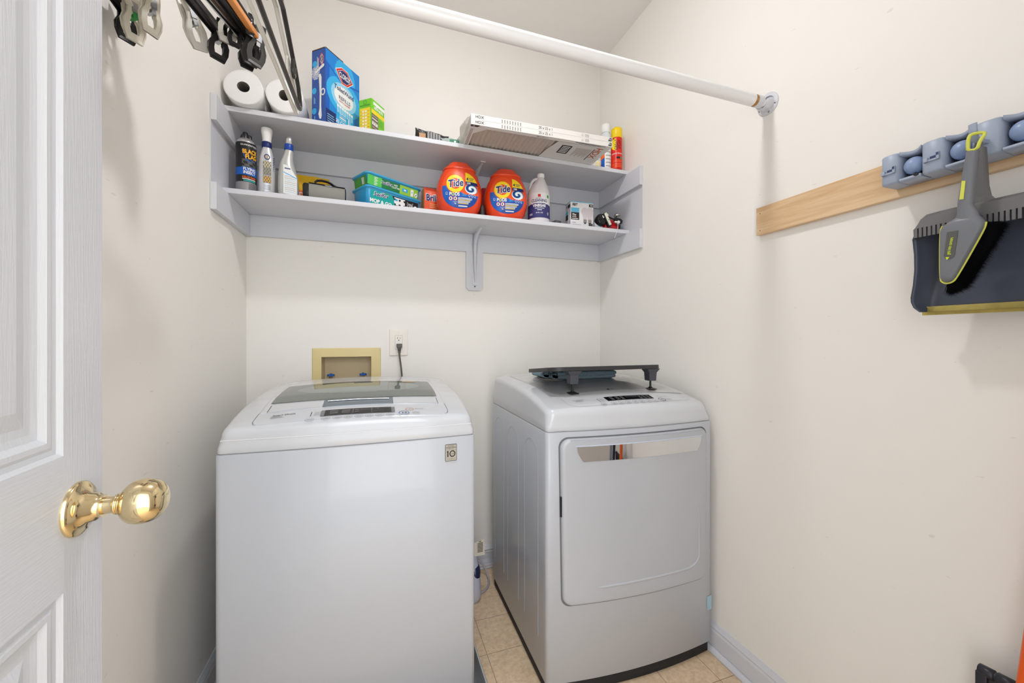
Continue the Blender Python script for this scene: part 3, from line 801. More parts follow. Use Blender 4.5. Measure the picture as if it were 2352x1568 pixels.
# top panel
QS = lambda lift: (lambda x, y: (x, y, topz(x, y, QC) + lift))
SQ = lambda x, y: topz(x, y, QC)
b = MB(off)
b.raster(.590, 1.170, 1.270, 1.760, 70, 50, lambda u, v: (None if v < 1.2735 + .030 * max(0, (.70 - u) / .11) ** 1.5 else 0) , QS(.0010))
b.build('top_panel', mat('grey_top_panel', (196, 198, 198), rough=.22, coat=.5), dr)
b = MB(off)
# darker sweep of brushed finish
def sweep(u, v):
    if v < 1.278 + .030 * max(0, (.70 - u) / .11) ** 1.5: return None
    if u < .594 or u > .975 + .055 * (1 - ((v - 1.27) / .30) ** 2) * 1.0 - .07 * max(0, (v - 1.38) / .12): return None
    return 0
b.raster(.594, 1.05, 1.274, 1.52, 90, 60, sweep, QS(.0016))
b.build('brushed_insert', mat('brushed_grey_insert', (168, 169, 171), rough=.3, metal=.25, bump=.2, bscale=30, stretch=(1, 40, 1), bdist=.0004), dr)
b = MB(off)
b.raster(.779, .9775, 1.209, 1.2435, 30, 5, lambda u, v: 0, QS(.0012))
for k, x in enumerate((.798, .822, .842)):
    for j in range(3): b.raster(x, x + .013, 1.216 + .009 * j, 1.2185 + .009 * j, 3, 1, lambda u, v: 1, QS(.0016))
b.ribbon(rrect(.868, .915, 1.229, 1.238, .003, 3), .0007, QS(.0016), 1, True)
for k in range(3):
    for j in range(3): b.raster(.920 + .018 * k, .932 + .018 * k, 1.214 + .009 * j, 1.2165 + .009 * j, 3, 1, lambda u, v: 1, QS(.0016))
b.build('display', [M_BLKG, MATS['pale_legend']], dr)
b = MB(off)
for x in (.751, .7925, .8225, .8515, .881, .910, .940, .9686):
    b.ribbon(circ(x, 1.1925, .0115, .0080, 24), .0009, QS(.0012), 0, True)
    for j in range(2): b.raster(x - .006, x + .006, 1.190 + .003 * j, 1.1912 + .003 * j, 3, 1, lambda u, v: 0, QS(.0012))
b.ribbon(circ(1.0058, 1.2015, .0145, .0105, 28), .0018, QS(.0012), 1, True)
b.ribbon(circ(1.0127, 1.2265, .0095, .0075, 24), .0009, QS(.0012), 0, True)
b.add([QS(.0014)(1.001, 1.2050), QS(.0014)(1.0065, 1.2015), QS(.0014)(1.001, 1.1980)], [(0, 1, 2)], 1)
for dx in (1.0085, 1.0110): b.raster(dx, dx + .0014, 1.198, 1.205, 1, 2, lambda u, v: 1, QS(.0014))
b.text('START', 1.037, 1.2045, .0068, QS(.0014), 0); b.text('PAUSE', 1.037, 1.1985, .0068, QS(.0014), 0); b.text('POWER', 1.037, 1.2270, .0068, QS(.0014), 0)
b.text('TrueSteam', .674, 1.2415, .0095, QS(.0014), 0, bold=.01, shear=.2)
b.raster(.660, .690, 1.2280, 1.2292, 8, 1, lambda u, v: 0, QS(.0014)); b.raster(.660, .686, 1.2325, 1.2337, 8, 1, lambda u, v: 0, QS(.0014))
for j in range(4):
    b.prism([(a, c) for a, c in circ(.747, 1.2090 + .0075 * j, .0015, .0015, 10)], .0010, .0014, lambda a, c, d: (a, c, topz(a, c, QC) + d), 1)
    b.raster(.752, .768, 1.2084 + .0075 * j, 1.2094 + .0075 * j, 4, 1, lambda u, v: 0, QS(.0014))
e_ = [(.6225, 1.275)] + [(.6235 + .0 * k, 1.262 - .012 * k) for k in range(4)] + [(.630, 1.213), (.640, 1.203), (.655, 1.196)] + [(.655 + .47 * k / 16, 1.1960 - .0140 * (1 - ((.655 + .47 * k / 16 - QC) / .26) ** 2) + .004) for k in range(1, 17)] + [(1.137, 1.206), (1.146, 1.216), (1.1475, 1.226)]
b.ribbon(e_, .0010, QS(.0008), 2)
# maker's mark on the brushed insert
b.prism(circ(.8455, 1.3150, .0058, .0058, 20), .0018, .0022, lambda a, c, d: (a, c, topz(a, c, QC) + d), 1)
b.text('LG', .8625, 1.3150, .0125, QS(.0022), 1, bold=.012)
b.build('panel_print', [M_INK, M_INKD, M_SEAML], dr)

# ------------------------------------------------------------------ desk riser and towel on the dryer
tw = thing('towel', 'folded blue terry towel under the black stand on the dryer', 'towel', (.81, 1.60, 1.022))
M_TOW = mat('blue_terry', (134, 156, 168), rough=.95, spec=.1, noise=.35, nscale=260, bump=1.0, bscale=420, bdist=.002)
random.seed(4)
b = MB()
def wob(x, y, z, a): return a * (sin(37 * x + 3) * sin(29 * y + 1) + .5 * sin(90 * x + 40 * z))
def towel_fold(b, x0, x1, y0, y1, z0, z1):
    rs = []
    n = 34
    for i in range(n + 1):
        x = x0 + (x1 - x0) * i / n
        e_ = min(1, (min(i, n - i) + .4) / 3.0) ** .6
        ring = []
        for k in range(28):
            a = 2 * pi * k / 28
            c_, s_ = cos(a), sin(a)
            yy = (y0 + y1) / 2 + (y1 - y0) / 2 * math.copysign(abs(c_) ** .55, c_) * (.93 + .07 * e_)
            zz = (z0 + z1) / 2 + (z1 - z0) / 2 * math.copysign(abs(s_) ** .6, s_) * (.55 + .45 * e_)
            ring.append((x, yy + wob(x, yy, zz, .0015), zz + wob(yy, x, zz, .0010)))
        rs.append(ring)
    b.rings(rs, 0, True)
towel_fold(b, -.090, .190, -.112, .13, -.001, .027)
towel_fold(b, -.092, .196, -.110, .13, .012, .0415)
b.build('folded_body', M_TOW, tw)
b = MB()
# rolled corner at the left, spiral band
for k_, (x_, dz) in enumerate(((-.104, .001), (-.130, .003))):
    pts = []
    for k in range(26):
        t = 4.3 * pi * k / 25 / 2 + .6; r_ = .004 + .014 * k / 25
        pts.append((x_ + r_ * cos(t) * 1.6, .018 + dz + r_ * sin(t)))
    rs = []
    for y in (-.100 + .03 * k_, -.06, 0, .06):
        rs.append([(a, y, c) for a, c in pts] + [(a + .002, y, c + .003) for a, c in pts[::-1]])
    b.rings(rs, 0, True)
b.build('rolled_edge', M_TOW, tw)
b = MB(); b.prism([(-.150, -.07), (-.08, -.10), (-.05, .04), (-.12, .07)], -.0012, .0004, mi=0); b.prism([(-.160, -.05), (-.09, -.08), (-.06, .05), (-.13, .09)], .0010, .0025, mi=0)
card = b.build('folded_paper', mat('brown_grey_paper', (186, 176, 160), rough=.8), None, loc=(.825, 1.60, 1.0235)); tag(card, 'small folded paper sheet poking out left under the towel', 'paper')

rs_t = thing('monitor_riser', 'black desk riser on thin adjustable legs resting on the towel and dryer', 'stand', (.845, 1.42, 1.08))
tilt = Matrix.Translation((.0, 0, 0)) @ Matrix.Rotation(-radians(5.6), 4, 'X')
b = MB()
pts = rrect(-.252, .243, -.135, .135, .05, 8)
pts = [(a, c) for a, c in pts]
TT = Matrix.Translation((.0, 0, -.0125)) @ Matrix.Rotation(-radians(5.6), 4, 'X')
b.prism(pts, 0, .0150, lambda a, c, d: (a, c, d), 0, bev=.002, T=TT)
b.build('platform', mat('black_laminate', (52, 52, 54), rough=.45), rs_t)
for lx, ly, wx, wy in ((-.157, -.112, .688, 1.3017), (.193, -.112, 1.038, 1.3044)):
    zt = -.0008
    leg = MB()
    rr_ = []
    for z, w, d in ((.0, .034, .022), (-.012, .024, .019), (-.016, .020, .018), (-.048, .018, .0165)):
        rr_.append([(lx + a, ly + c, zt + z) for a, c in rrect(-w / 1.0 * .9, w * .9, -d, d, .003, 2)])
    leg.rings(rr_, 0, False, True, True)
    lo2 = leg.build('leg_socket', mat('slate_grey_plastic', (70, 72, 80), rough=.45), rs_t)
    zb_ = topz(wx, wy, QC) - 1.08 + .002
    p = MB(); p.lathe([(.0040, zb_ + .004), (.0040, zt - .046)], 14, c=(lx, ly, 0))
    p.rings([[(lx + a, ly + c, zb_ + h) for a, c in rrect(-w, w, -w, w, .003, 2)] for h, w in ((0, .019), (.002, .019), (.006, .007), (.010, .005))], 0, False, True, True, T=None)
    p.build('leg', M_BLACK, rs_t)

# ------------------------------------------------------------------ appliance and cord in the gap, floor cord
ir = thing('garment_steamer', 'lilac-white upright steamer with dark blue tank between the two machines', 'steamer', (.400, 1.80, 0))
b = MB()
M_LIL = mat('lilac_white_plastic', (196, 198, 212), rough=.3)
b.rings([[(a, c, z) for a, c in rrect(-w, w, -d, d, min(w, d) * .8, 6)] for z, w, d in ((.002, .042, .075), (.02, .050, .085), (.05, .0505, .083), (.10, .047, .075), (.15, .042, .060), (.19, .036, .050), (.215, .028, .040))], 0, True)
b.build('body', M_LIL, ir)
b = MB(); b.ell((.020, -.020, .115), (.0325, .050, .052)); b.build('water_tank', mat('navy_tank', (30, 42, 84), rough=.12, coat=.6), ir)
b = MB(); b.tube([(0, -.05, .20), (0, -.03, .235), (0, .02, .24), (0, .05, .21)], .008, 10); b.build('handle', M_LIL, ir)
b = MB(); b.lathe([(.004, 0), (.003, .002)], 12, T=Matrix.Translation((.0500, -.02, .035)) @ Matrix.Rotation(pi / 2, 4, 'Y')); b.build('screw', M_DKGREY, ir)
b = MB(); b.prism([(-.05, -.025), (.055, -.030), (.050, .045), (-.05, .020)], 0, .003, lambda a, c, d: (a, -d, c), 0)
for j in range(7): b.rect(.018, .045, -.012 + .0065 * j, -.009 + .0065 * j, FY(-.0034), 1)
b.text('W', .030, .036, .012, FY(-.0034), 1, bold=.02)
t_ = b.build('paper_tag', [mat('cream_card', (232, 224, 206), rough=.6), M_INKD], ir, loc=(.016, -.04, .223), rot=(0, 0, .1)); t_['label'] = 'cream printed card tag'
b = MB()
pts = [(.455, 1.935, .075), (.475, 1.935, .074), (.50, 1.925, .060), (.518, 1.905, .030), (.521, 1.885, .008), (.516, 1.850, .0055), (.500, 1.815, .0055), (.470, 1.785, .0055), (.435, 1.770, .0055), (.395, 1.765, .0055), (.34, 1.78, .0055)]
def smooth(pts, it=3):
    for _ in range(it):
        o = [pts[0]]
        for a, c in zip(pts, pts[1:]):
            a, c = Vector(a), Vector(c); o += [a * .75 + c * .25, a * .25 + c * .75]
        o.append(pts[-1]); pts = o
    return pts
b.tube(smooth(pts), .0050, 8, 0)
tag(b.build('coiled_cord', mat('mauve_cord', (176, 168, 176), rough=.45)), 'pale mauve cord curling on the tile floor between the machines', 'cord')
b = MB(); b.tube(smooth([(.36, 1.95, .085), (.42, 1.965, .078), (.50, 1.975, .083), (.56, 1.972, .088), (.66, 1.96, .085)]), .0042, 8); b.tube(smooth([(.36, 1.955, .022), (.45, 1.955, .024), (.56, 1.955, .026), (.66, 1.95, .03)]), .0042, 8)
tag(b.build('wall_cable', mat('pale_grey_cable', (196, 190, 190), rough=.45)), 'pale grey cable run along the back baseboard between the machines', 'cord')

# ================================================================== goods on the shelves
def face_cam(x, y): return -math.atan(x / y)
M_RED = mat('glossy_red_plastic', (196, 28, 34), rough=.28, coat=.4)
M_ORG = mat('orange_red_tub_plastic', (234, 70, 26), rough=.27, coat=.35)
M_YELP = mat('yellow_print', (250, 218, 30), rough=.4)
M_ORP = mat('orange_print', (244, 110, 30), rough=.4)
M_NAVY = mat('navy_print', (22, 36, 104), rough=.4)
M_BLUP = mat('blue_print', (18, 94, 190), rough=.35)
M_SKY = mat('sky_print', (48, 170, 226), rough=.35)
M_REDP = mat('red_print', (214, 44, 36), rough=.4)
M_GRNP = mat('green_print', (60, 160, 80), rough=.4)
M_SILV = mat('silver_metal', (200, 200, 202), rough=.25, metal=.8)
def CYL(R, dz=0.0, eps=.0005):
    return lambda u, v: ((R + eps) * sin(u / R), -(R + eps) * cos(u / R), v + dz)

# two paper towel rolls lying with their ends to the room
M_PAPER = mat('white_tissue_paper', (238, 238, 238), rough=.95, spec=.1, bump=.35, bscale=200, noise=.02)
M_PAPERE = mat('white_roll_end', (240, 240, 240), rough=.95, spec=.1, bump=.5, bscale=420, noise=.03, nscale=180)
def roll(x, y, z, label, rt):
    t = thing('paper_roll', label, 'paper roll', (x, y, z), 0, 'paper rolls on the top shelf')
    T = Matrix.Rotation(-pi / 2, 4, 'X') @ Matrix.Rotation(rt, 4, 'Z')   # axis local z -> +y
    b = MB(); R = .0640; n = 60
    def prof_(k, dz): return [((R + .0012 * sin(3 * a + rt) - k) * cos(a), (R + .0012 * sin(3 * a + rt) - k) * sin(a), dz) for a in [2 * pi * j / n for j in range(n)]]
    b.rings([prof_(.004, 0), prof_(.0015, .0006), prof_(0, .003), prof_(0, .150), prof_(.004, .153)], 0, True, False, False, T=T); b.build('paper', M_PAPER, t)
    b = MB(); rc = .0205
    fr = [[((rc + (R - .004 - rc) * f + .0012 * sin(3 * a + rt) * f) * cos(a) , (rc + (R - .004 - rc) * f + .0012 * sin(3 * a + rt) * f) * sin(a) * (1 if f > .2 else .92), .0002 - .0012 * (1 - f)) for a in [2 * pi * j / n for j in range(n)]] for f in (1, .75, .5, .25, .05, 0)]
    b.rings(fr, 0, True, False, False, T=T); b.build('roll_end', M_PAPERE, t)
    b = MB(); b.rings([[(rc * cos(a), rc * sin(a) * .92, d) for a in [2 * pi * j / n for j in range(n)]] for d in (-.001, .14)], 0, True, False, True, T=T); b.build('core', mat('grey_cardboard_core', (128, 124, 118), rough=.9), t)
    return t
roll(-.4720, 1.692, ZU + .0655, 'white paper roll at the left end of the top shelf, nearest the corner', .4)
roll(-.3395, 1.700, ZU + .0655, 'white paper roll behind the hanging hangers, right of the corner roll', 1.3)
b = MB(); b.rings([[(-.4060 + dx, y, z) for dx, z in ((0, ZU + .0012), (.002, ZU + .012), (-.001, ZU + .030), (.0002, ZU + .048))] for y in (1.700, 1.73, 1.80)], 0, True, False, False, closed=False)
tag(b.build('plastic_wrap', mat('clear_plastic_wrap', (225, 225, 222), rough=.15, alpha=.45), None), 'clear plastic wrapping film caught between the two paper rolls', 'wrap')

# generic carton: origin = near corner (front-left, bottom); front runs +x, side runs +y in local frame
def carton(name, label, cat, corner, rz, w, d, h, mats, group=None, r=.0008):
    t = thing(name, label, cat, corner, rz, group)
    b = MB(); b.rbox(0, w, 0, d, 0, h, r, 1); b.build('carton', mats, t)
    return t
def FRONT(e=.0006): return lambda u, v: (u, -e, v)
def SIDE(d, e=.0006): return lambda u, v: (-e, d - u, v)    # u runs from back-left to the near corner
# toilet wand refills
w, d, h = .188, .073, .300
cx = carton('toilet_wand_refill_box', 'tall blue carton of toilet wand refills standing on the top shelf', 'box', (-.1990, 1.722, ZU), radians(50.3), w, d, h, mat('deep_blue_carton', (30, 96, 186), rough=.35))
M_B1 = mat('mid_blue_print', (22, 132, 214), rough=.35); M_B2 = mat('light_blue_print', (52, 176, 232), rough=.35); M_B3 = mat('pale_blue_print', (150, 210, 240), rough=.35); M_B4 = mat('blue_side_print', (44, 84, 164), rough=.35)
art = [M_B1, M_B2, M_B3, M_WHITE, M_BLUP, M_NAVY, M_REDP, M_B4, M_ORP]
def cf(u, v):
    U, V = u / w, v / h
    # dark swoosh line
    y = .82 - .31 * min(U, .45) + .14 * max(0, U - .45)
    if V > y + .025: 
        dd_ = sqrt((U - .55) ** 2 + ((V - .80) * 1.3) ** 2)
        return 1 if dd_ < .30 else 0
    if V > y: return 4
    g = sqrt(((U - .52) / .40) ** 2 + ((V - .50) / .20) ** 2)
    if g < .70: return 3
    if g < .92: return 2
    if V < .34 and .30 < U < .80: return 1
    if V < .20 and U <= .28: return 5
    return 1 if g < 1.25 else (0 if U > .1 else 4)
b = MB(); b.raster(.001, w - .001, .001, h - .001, 110, 160, cf, FRONT(.0003))
F = FRONT(.0009); G = FRONT(.0013)
dia = lambda s: [(.100 + a * s * .78, .238 + c * s * .9) for a, c in ((-.060, .012), (-.020, .036), (.020, .036), (.060, .0), (.022, -.032), (-.018, -.036))]
def poly(b, pts, fn, mi): b.add([fn(a, c) for a, c in pts], [tuple(range(len(pts)))], mi)
poly(b, dia(1.08), FRONT(.0006), 3); poly(b, dia(1.0), F, 6); poly(b, dia(.80), FRONT(.0011), 3); poly(b, dia(.76), G, 5)
b.text('CLOROX', .100, .238, .029, FRONT(.0016), 3, bold=.025, wide=.50)
b.text('ToiletWand', .098, .175, .0265, G, 5, bold=.010, wide=.84)
b.text('REFILLS', .100, .141, .021, G, 5, wide=.95)
b.text('WITH CLEANER', .100, .1265, .0085, G, 6, bold=.01)
for k in range(7):
    u0 = .058 + .013 * k
    for j in range(2): b.rect(u0, u0 + .011, .084 - .010 * j - .001 * k, .108 - .010 * j - .001 * k, FRONT(.0012 + .0003 * j), 3 if j == 0 else 2)
for k in range(4): b.rect(.072, .110 - .002 * k, .048 + .008 * k, .053 + .008 * k, G, 3 if k % 2 else 2)
b.rect(.120, .126, .030, .075, G, 3); b.rect(.129, .135, .028, .070, G, 2)
b.text('20 COUNT', .098, .037, .019, G, 3, bold=.02); b.text('Value Pack', .098, .018, .014, G, 3)
for j in range(4): b.rect(.008, .046 - .004 * (j % 2), .012 + .009 * j, .0145 + .009 * j, F, 2)
# side face
def cs(u, v):
    U, V = u / d, v / h
    g = sqrt(((U - .30) / .30) ** 2 + ((V - .70) / .10) ** 2)
    if g < 1 and (sin(97 * U * 7) * sin(83 * V * 13) + (1 - g)) > .35: return 3
    return 7 if U < .97 else 4
b.raster(.001, d - .001, .001, h - .001, 60, 150, cs, SIDE(d, .0003))
Sd = SIDE(d, .0009); Se = SIDE(d, .0013)
poly(b, [(.036, .040), (.042, .020), (.050, .018), (.054, .030), (.051, .070), (.053, .185), (.048, .200), (.038, .198), (.043, .120), (.042, .060)], Sd, 3)
poly(b, [(.018, .205), (.066, .226), (.068, .235), (.060, .238), (.022, .214)], Se, 3)
for (u_, v_) in ((.017, .245), (.014, .137), (.014, .055)): b.prism(circ(u_, v_, .0115, .0125, 24), .0003, .0010, lambda a, c, dd: SIDE(d, dd)(a, c), 1)
b.ribbon(circ(.060, .125, .009, .012, 20), .005, Sd, 3, True)
dm = lambda s: [(.054 + a * s, .258 + c * s) for a, c in ((0, .026), (.011, .008), (.011, -.010), (0, -.026), (-.011, -.008), (-.011, .010))]
poly(b, dm(1), Sd, 6); poly(b, dm(.8), SIDE(d, .0011), 3); poly(b, dm(.72), Se, 5)
b.text('CLOROX', .054, .258, .011, SIDE(d, .0016), 3, bold=.02, rot=-pi / 2, wide=.8)
for j in range(3): b.rect(.030 + .003 * j, .0315 + .003 * j, .228, .272 - .004 * j, Sd, 3)
for j in range(3): b.rect(.012 + .003 * j, .0135 + .003 * j, .085, .112 - .003 * j, Sd, 2)
for j in range(2): b.rect(.014 + .003 * j, .0155 + .003 * j, .018, .036, Sd, 2)
b.build('printed_art', art, cx)
b = MB(); b.box(.0, w * .5, .0, .001, h - .0004, h + .0035); b.rbox(-.001, .002, .004, d - .002, h - .0004, h + .004, .0008, 1); b.build('top_flap', mat('brown_board_edge', (92, 66, 44), rough=.9), cx)

# oven cleaner tablets
w, d, h = .086, .063, .150
af = carton('appliance_cleaner_box', 'small lime green and yellow carton beside the tall blue box', 'box', (-.0270, 1.752, ZU), radians(52), w, d, h, mat('lime_carton', (122, 204, 44), rough=.4))
b = MB(); F = FRONT(.0006); G = FRONT(.0010)
b.raster(.001, w - .001, .001, h - .001, 60, 80, lambda u, v: 1 if (abs(v - (.098 - .0 * u)) < .008) else (2 if (u < .044 and .022 < v < .088) else (3 if v > h - .022 and u > .012 and v < h - .008 else 0)), F)
for j in range(5): b.rect(.004, .040, .030 + .012 * j, .034 + .012 * j, G, 3 if j % 2 else 4)
for j in range(3): b.rect(.004 + .013 * j, .013 + .013 * j, .046, .054, FRONT(.0013), 3)
b.text('affresh', .046, .1190, .0225, G, 3, bold=.02)
for j in range(6): b.rect(.048, .078 - .003 * (j % 2), .078 - .005 * j, .0795 - .005 * j, G, 5)
b.prism(circ(.018, .012, .009, .009, 18), .0005, .0010, lambda a, c, dd: (a, -dd, c), 6); b.prism(circ(.070, .014, .009, .009, 18), .0005, .0010, lambda a, c, dd: (a, -dd, c), 3)
b.raster(.001, d - .001, .001, h - .001, 40, 80, lambda u, v: 1 if (.004 < u < .058 and .018 < v < .112) else 0, SIDE(d, .0005))
Sd = SIDE(d, .0010)
for j in range(6):
    for k in range(2): b.rect(.018 + .014 * k, .0255 + .014 * k, .026 + .0135 * j, .0345 + .0135 * j, Sd, 3)
    b.rect(.0075, .0135, .0295 + .0135 * j, .0308 + .0135 * j, Sd, 5); b.rect(.045, .053, .0295 + .0135 * j, .0308 + .0135 * j, Sd, 5)
b.ribbon(rrect(.024, .038, .129, .143, .004, 3), .0014, Sd, 7, True)
for j in range(2): b.rect(.004, .056, .120 + .004 * j, .1214 + .004 * j, Sd, 7)
b.build('printed_art', [mat('lime_print', (120, 206, 40), rough=.4), mat('sun_yellow_print', (248, 212, 40), rough=.4), mat('brown_grey_print', (112, 96, 84), rough=.4), M_WHITE, mat('tan_print', (176, 160, 140), rough=.4), mat('olive_print', (90, 130, 40), rough=.4), M_ORP, mat('dark_green_print', (28, 120, 50), rough=.4)], af)

# foil and clear pouches
def pouch(name, label, loc, rz, w, h, d, m, seed, cat='pouch', taper=1.0):
    random.seed(seed); t = thing(name, label, cat, loc, rz)
    ph = [random.uniform(0, 6) for _ in range(6)]
    b = MB(); rs = []
    n, mm = 22, 14
    def X(i): return -w / 2 + w * i / n
    fr, bk = [], []
    for j in range(mm + 1):
        v = j / mm; r1, r2 = [], []
        for i in range(n + 1):
            u = i / n; th = d * (sin(pi * u) ** .5) * (1 - v ** 2.2) + .0012
            cr = .0035 * sin(9 * u + ph[0] + 5 * v) * sin(7 * v + ph[1]) + .002 * sin(23 * u + 11 * v + ph[2])
            top = h * v * (1 - taper * (.10 * sin(5 * u + ph[3]) ** 2 + .12 * u))
            r1.append((X(i), -th / 2 + cr, top)); r2.append((X(i), th / 2 + cr, top))
        rs.append(r1 + r2[::-1])
    b.rings(rs, 0, True, True, True); b.build('film', m, t)
    return t, rs
fp, rs = pouch('foil_pouch', 'crumpled black foil pouch with brown label on the top shelf', (.230, 1.775, ZU), .10, .150, .066, .040, mat('black_foil', (44, 44, 46), rough=.3, metal=.3, bump=.8, bscale=60), 3)
b = MB(); b.rect(-.062, -.034, .016, .036, lambda u, v: (u, -.0205, v), 0); 
for k in range(5): b.rect(-.026 + .012 * k, -.017 + .012 * k, .018, .050 - .002 * k, lambda u, v: (u, -.0205 - .001 * k, v), 1)
b.build('printed_label', [mat('caramel_print', (190, 146, 104), rough=.5), mat('grey_stripe_print', (150, 150, 150), rough=.4)], fp)
gp, rs = pouch('clear_pouch', 'crumpled clear plastic bag with green label beside the filters', (.315, 1.758, ZU), -.15, .100, .040, .036, mat('clear_bag_film', (196, 210, 204), rough=.2, alpha=.75, bump=.8, bscale=70), 8)
b = MB(); b.rect(-.010, .032, .004, .024, lambda u, v: (u, -.0200, v), 0); b.rect(.010, .018, .010, .018, lambda u, v: (u, -.0206, v), 1); b.rect(-.040, -.016, .003, .014, lambda u, v: (u, -.0196, v), 2); b.build('printed_label', [mat('deep_green_print', (10, 120, 84), rough=.4), M_WHITE, M_INKD], gp)

# air filters, two, shrink wrapped
M_CARD = mat('white_cardboard', (232, 230, 226), rough=.7)
M_MESHF = mat('pleated_filter_media', (206, 196, 186), rough=.9, noise=.12, nscale=40, bump=.8, bscale=30, stretch=(1.5, 14, 1), bdist=.004)
def air_filter(z, label, bottom):
    t = thing('air_filter', label, 'air filter', (.3555, 1.5475, z), radians(-1.7), 'air filters stacked on the top shelf')
    L, D, H_ = .650, .430, .0212
    b = MB(); 
    for (x0, x1, y0, y1) in ((0, L, 0, .022), (0, L, D - .022, D), (0, .022, .022, D - .022), (L - .022, L, .022, D - .022)): b.box(x0, x1, y0, y1, 0, H_)
    for c_ in ((.022, .022, 1, 1), (L - .022, .022, -1, 1)):
        b.add([(c_[0], c_[1], .0003), (c_[0] + c_[2] * .05, c_[1], .0003), (c_[0], c_[1] + c_[3] * .05, .0003)], [(0, 1, 2)], 0)
    b.build('cardboard_frame', M_CARD, t, bevel=.0006)
    b = MB(); n = 64; rs = []
    for y in (.020, D - .020): rs.append([(.02 + (L - .04) * k / n, y, .004 + (.006 if k % 2 else 0)) for k in range(n + 1)])
    b.rings(rs, 0, False, False, False, closed=False)
    b.box(.02, L - .02, .02, D - .02, .0165, .0175)
    b.build('filter_media', M_MESHF, t)
    b = MB(); F = lambda u, v: (u, -.0007, v)
    b.text('HDX', .018, H_ / 2, .0165, F, 0, bold=.012, align='LEFT')
    for k in range(8): b.rect(.128 + .0125 * k, .1295 + .0125 * k + .004, .003 + .0008 * (k % 3), .018, F, 2) if False else [b.rect(.128 + .0115 * k, .1335 + .0115 * k, .0035 + .0036 * j, .0052 + .0036 * j, F, 2) for j in range(4)]
    b.text('20 x 25 x 1', .325, H_ / 2, .0165, F, 0, align='CENTER', wide=.86)
    for j in range(3): b.rect(.512, .532, .005 + .0045 * j, .0062 + .0045 * j, F, 2)
    b.ribbon([(.494, .006), (.505, .006), (.500, .015)], .0014, F, 2, True)
    b.add([F(.628, .003), F(.646, .003), F(.646, .018), F(.636, .018)], [(0, 1, 2, 3)], 1); b.text('G', .638, .0105, .010, lambda u, v: (u, -.0011, v), 3, bold=.02)
    if bottom:
        B = lambda u, v: (u, v, -.0007)       # seen from below
        Bm = lambda u, v: (u, .022 - v, -.0010)
        b.text('20 x 25 x 1', .315, .011, .0135, lambda u, v: (u, .022 - v, -.0008), 0, wide=.86)
        b.add([B(.001, .001), B(.040, .001), B(.030, .015), B(.001, .015)], [(0, 1, 2, 3)], 1); b.text('G', .014, .0125, .012, lambda u, v: (u, .021 - v, -.0011), 3, bold=.02)
        for j in range(3): b.rect(.006 + .004 * j, .0075 + .004 * j, .03, .19, B, 2)
        b.rect(.47, .62, .006, .009, B, 0); b.rect(.49, .60, .012, .0145, B, 2)
        # bottom paper label with print
        poly(b, [(.395, .022), (.635, .022), (.635, .21), (.355, .21), (.372, .10)], lambda u, v: (u, v, -.0006), 4)
        for (u0, v0) in ((.425, .045),):
            b.rect(u0, u0 + .05, v0, v0 + .075, lambda u, v: (u, v, -.0009), 0)
            for j in range(5): b.rect(u0 + .006, u0 + .044, v0 + .008 + .013 * j, v0 + .014 + .013 * j, lambda u, v: (u, v, -.0012), 3)
        for k in range(12):
            b.rect(.500 + .0065 * k, .502 + .0065 * k, .05, .13 - .01 * (k % 3), lambda u, v: (u, v, -.0010), 5 if k % 4 == 3 else 2)
        b.text('HDX', .607, .075, .045, lambda u, v: (u, v, -.0010), 5, bold=.02, rot=pi / 2)
        b.rect(.582, .586, .04, .15, lambda u, v: (u, v, -.0010), 0)
    b.build('printed_marks', [M_INKD, mat('dark_grey_print', (60, 60, 62), rough=.5), mat('soft_grey_print', (128, 126, 122), rough=.6), M_WHITE, mat('grey_white_label', (222, 220, 216), rough=.5), mat('rust_orange_print', (196, 96, 60), rough=.5)], t)
    return t
f1 = air_filter(ZU + .0012, 'lower white cardboard framed air filter overhanging the top shelf, pleats showing', True)
f2 = air_filter(ZU + .0230, 'upper white cardboard framed air filter, topmost of the pair', False)
b = MB(); random.seed(2)
rs = []
for j, y in enumerate((.02, .08, .15, .22)):
    rs.append([(-.0006, y, .001), (-.016 - .010 * sin(y * 20) - .006 * (j % 2), y + .004 * sin(j), .012 + .003 * (j % 2)), (-.020 - .012 * (j % 2), y, .024), (-.012, y, .036), (-.0006, y, .042)])
b.rings(rs, 0, True, False, False, closed=False)
wr = b.build('shrink_wrap', mat('clear_shrink_film', (214, 212, 200), rough=.12, alpha=.5, bump=1.0, bscale=50), f1, loc=(0, 0, 0)); wr['label'] = 'crinkled clear film at the left end'

# cylinders on the right end of the top shelf
sp = thing('spray_bottle', 'white capped bottle with blue and orange label behind the air filters', 'bottle', (1.122, 1.765, ZU), face_cam(1.122, 1.765))
R = .0265
b = MB(); b.lathe([(R - .003, 0), (R, .003), (R, .175), (R - .004, .192), (.019, .200), (.018, .204)], 36); b.build('body', mat('milky_bottle', (216, 224, 226), rough=.3), sp)
b = MB(); b.lathe([(.0215, .200), (.0225, .203), (.0225, .240), (.020, .244), (.012, .246)], 32); b.build('cap', M_WHITE, sp)
b = MB(); b.raster(-.040, .045, .012, .170, 60, 70, lambda u, v: (1 if v > .060 + .4 * (u + .02) else 2) if u < -.006 else (3 if int(v / .006) % 3 == 0 and u > 0 and u < .032 else 0), CYL(R)); b.build('printed_label', [mat('label_white', (232, 232, 228), rough=.4), M_ORP, M_BLUP, M_SEAML], sp)
gs = thing('foam_sealant_can', 'red aerosol foam can with yellow cap at the right end of the top shelf', 'aerosol can', (1.172, 1.742, ZU), face_cam(1.172, 1.742) + .1)
R = .0275
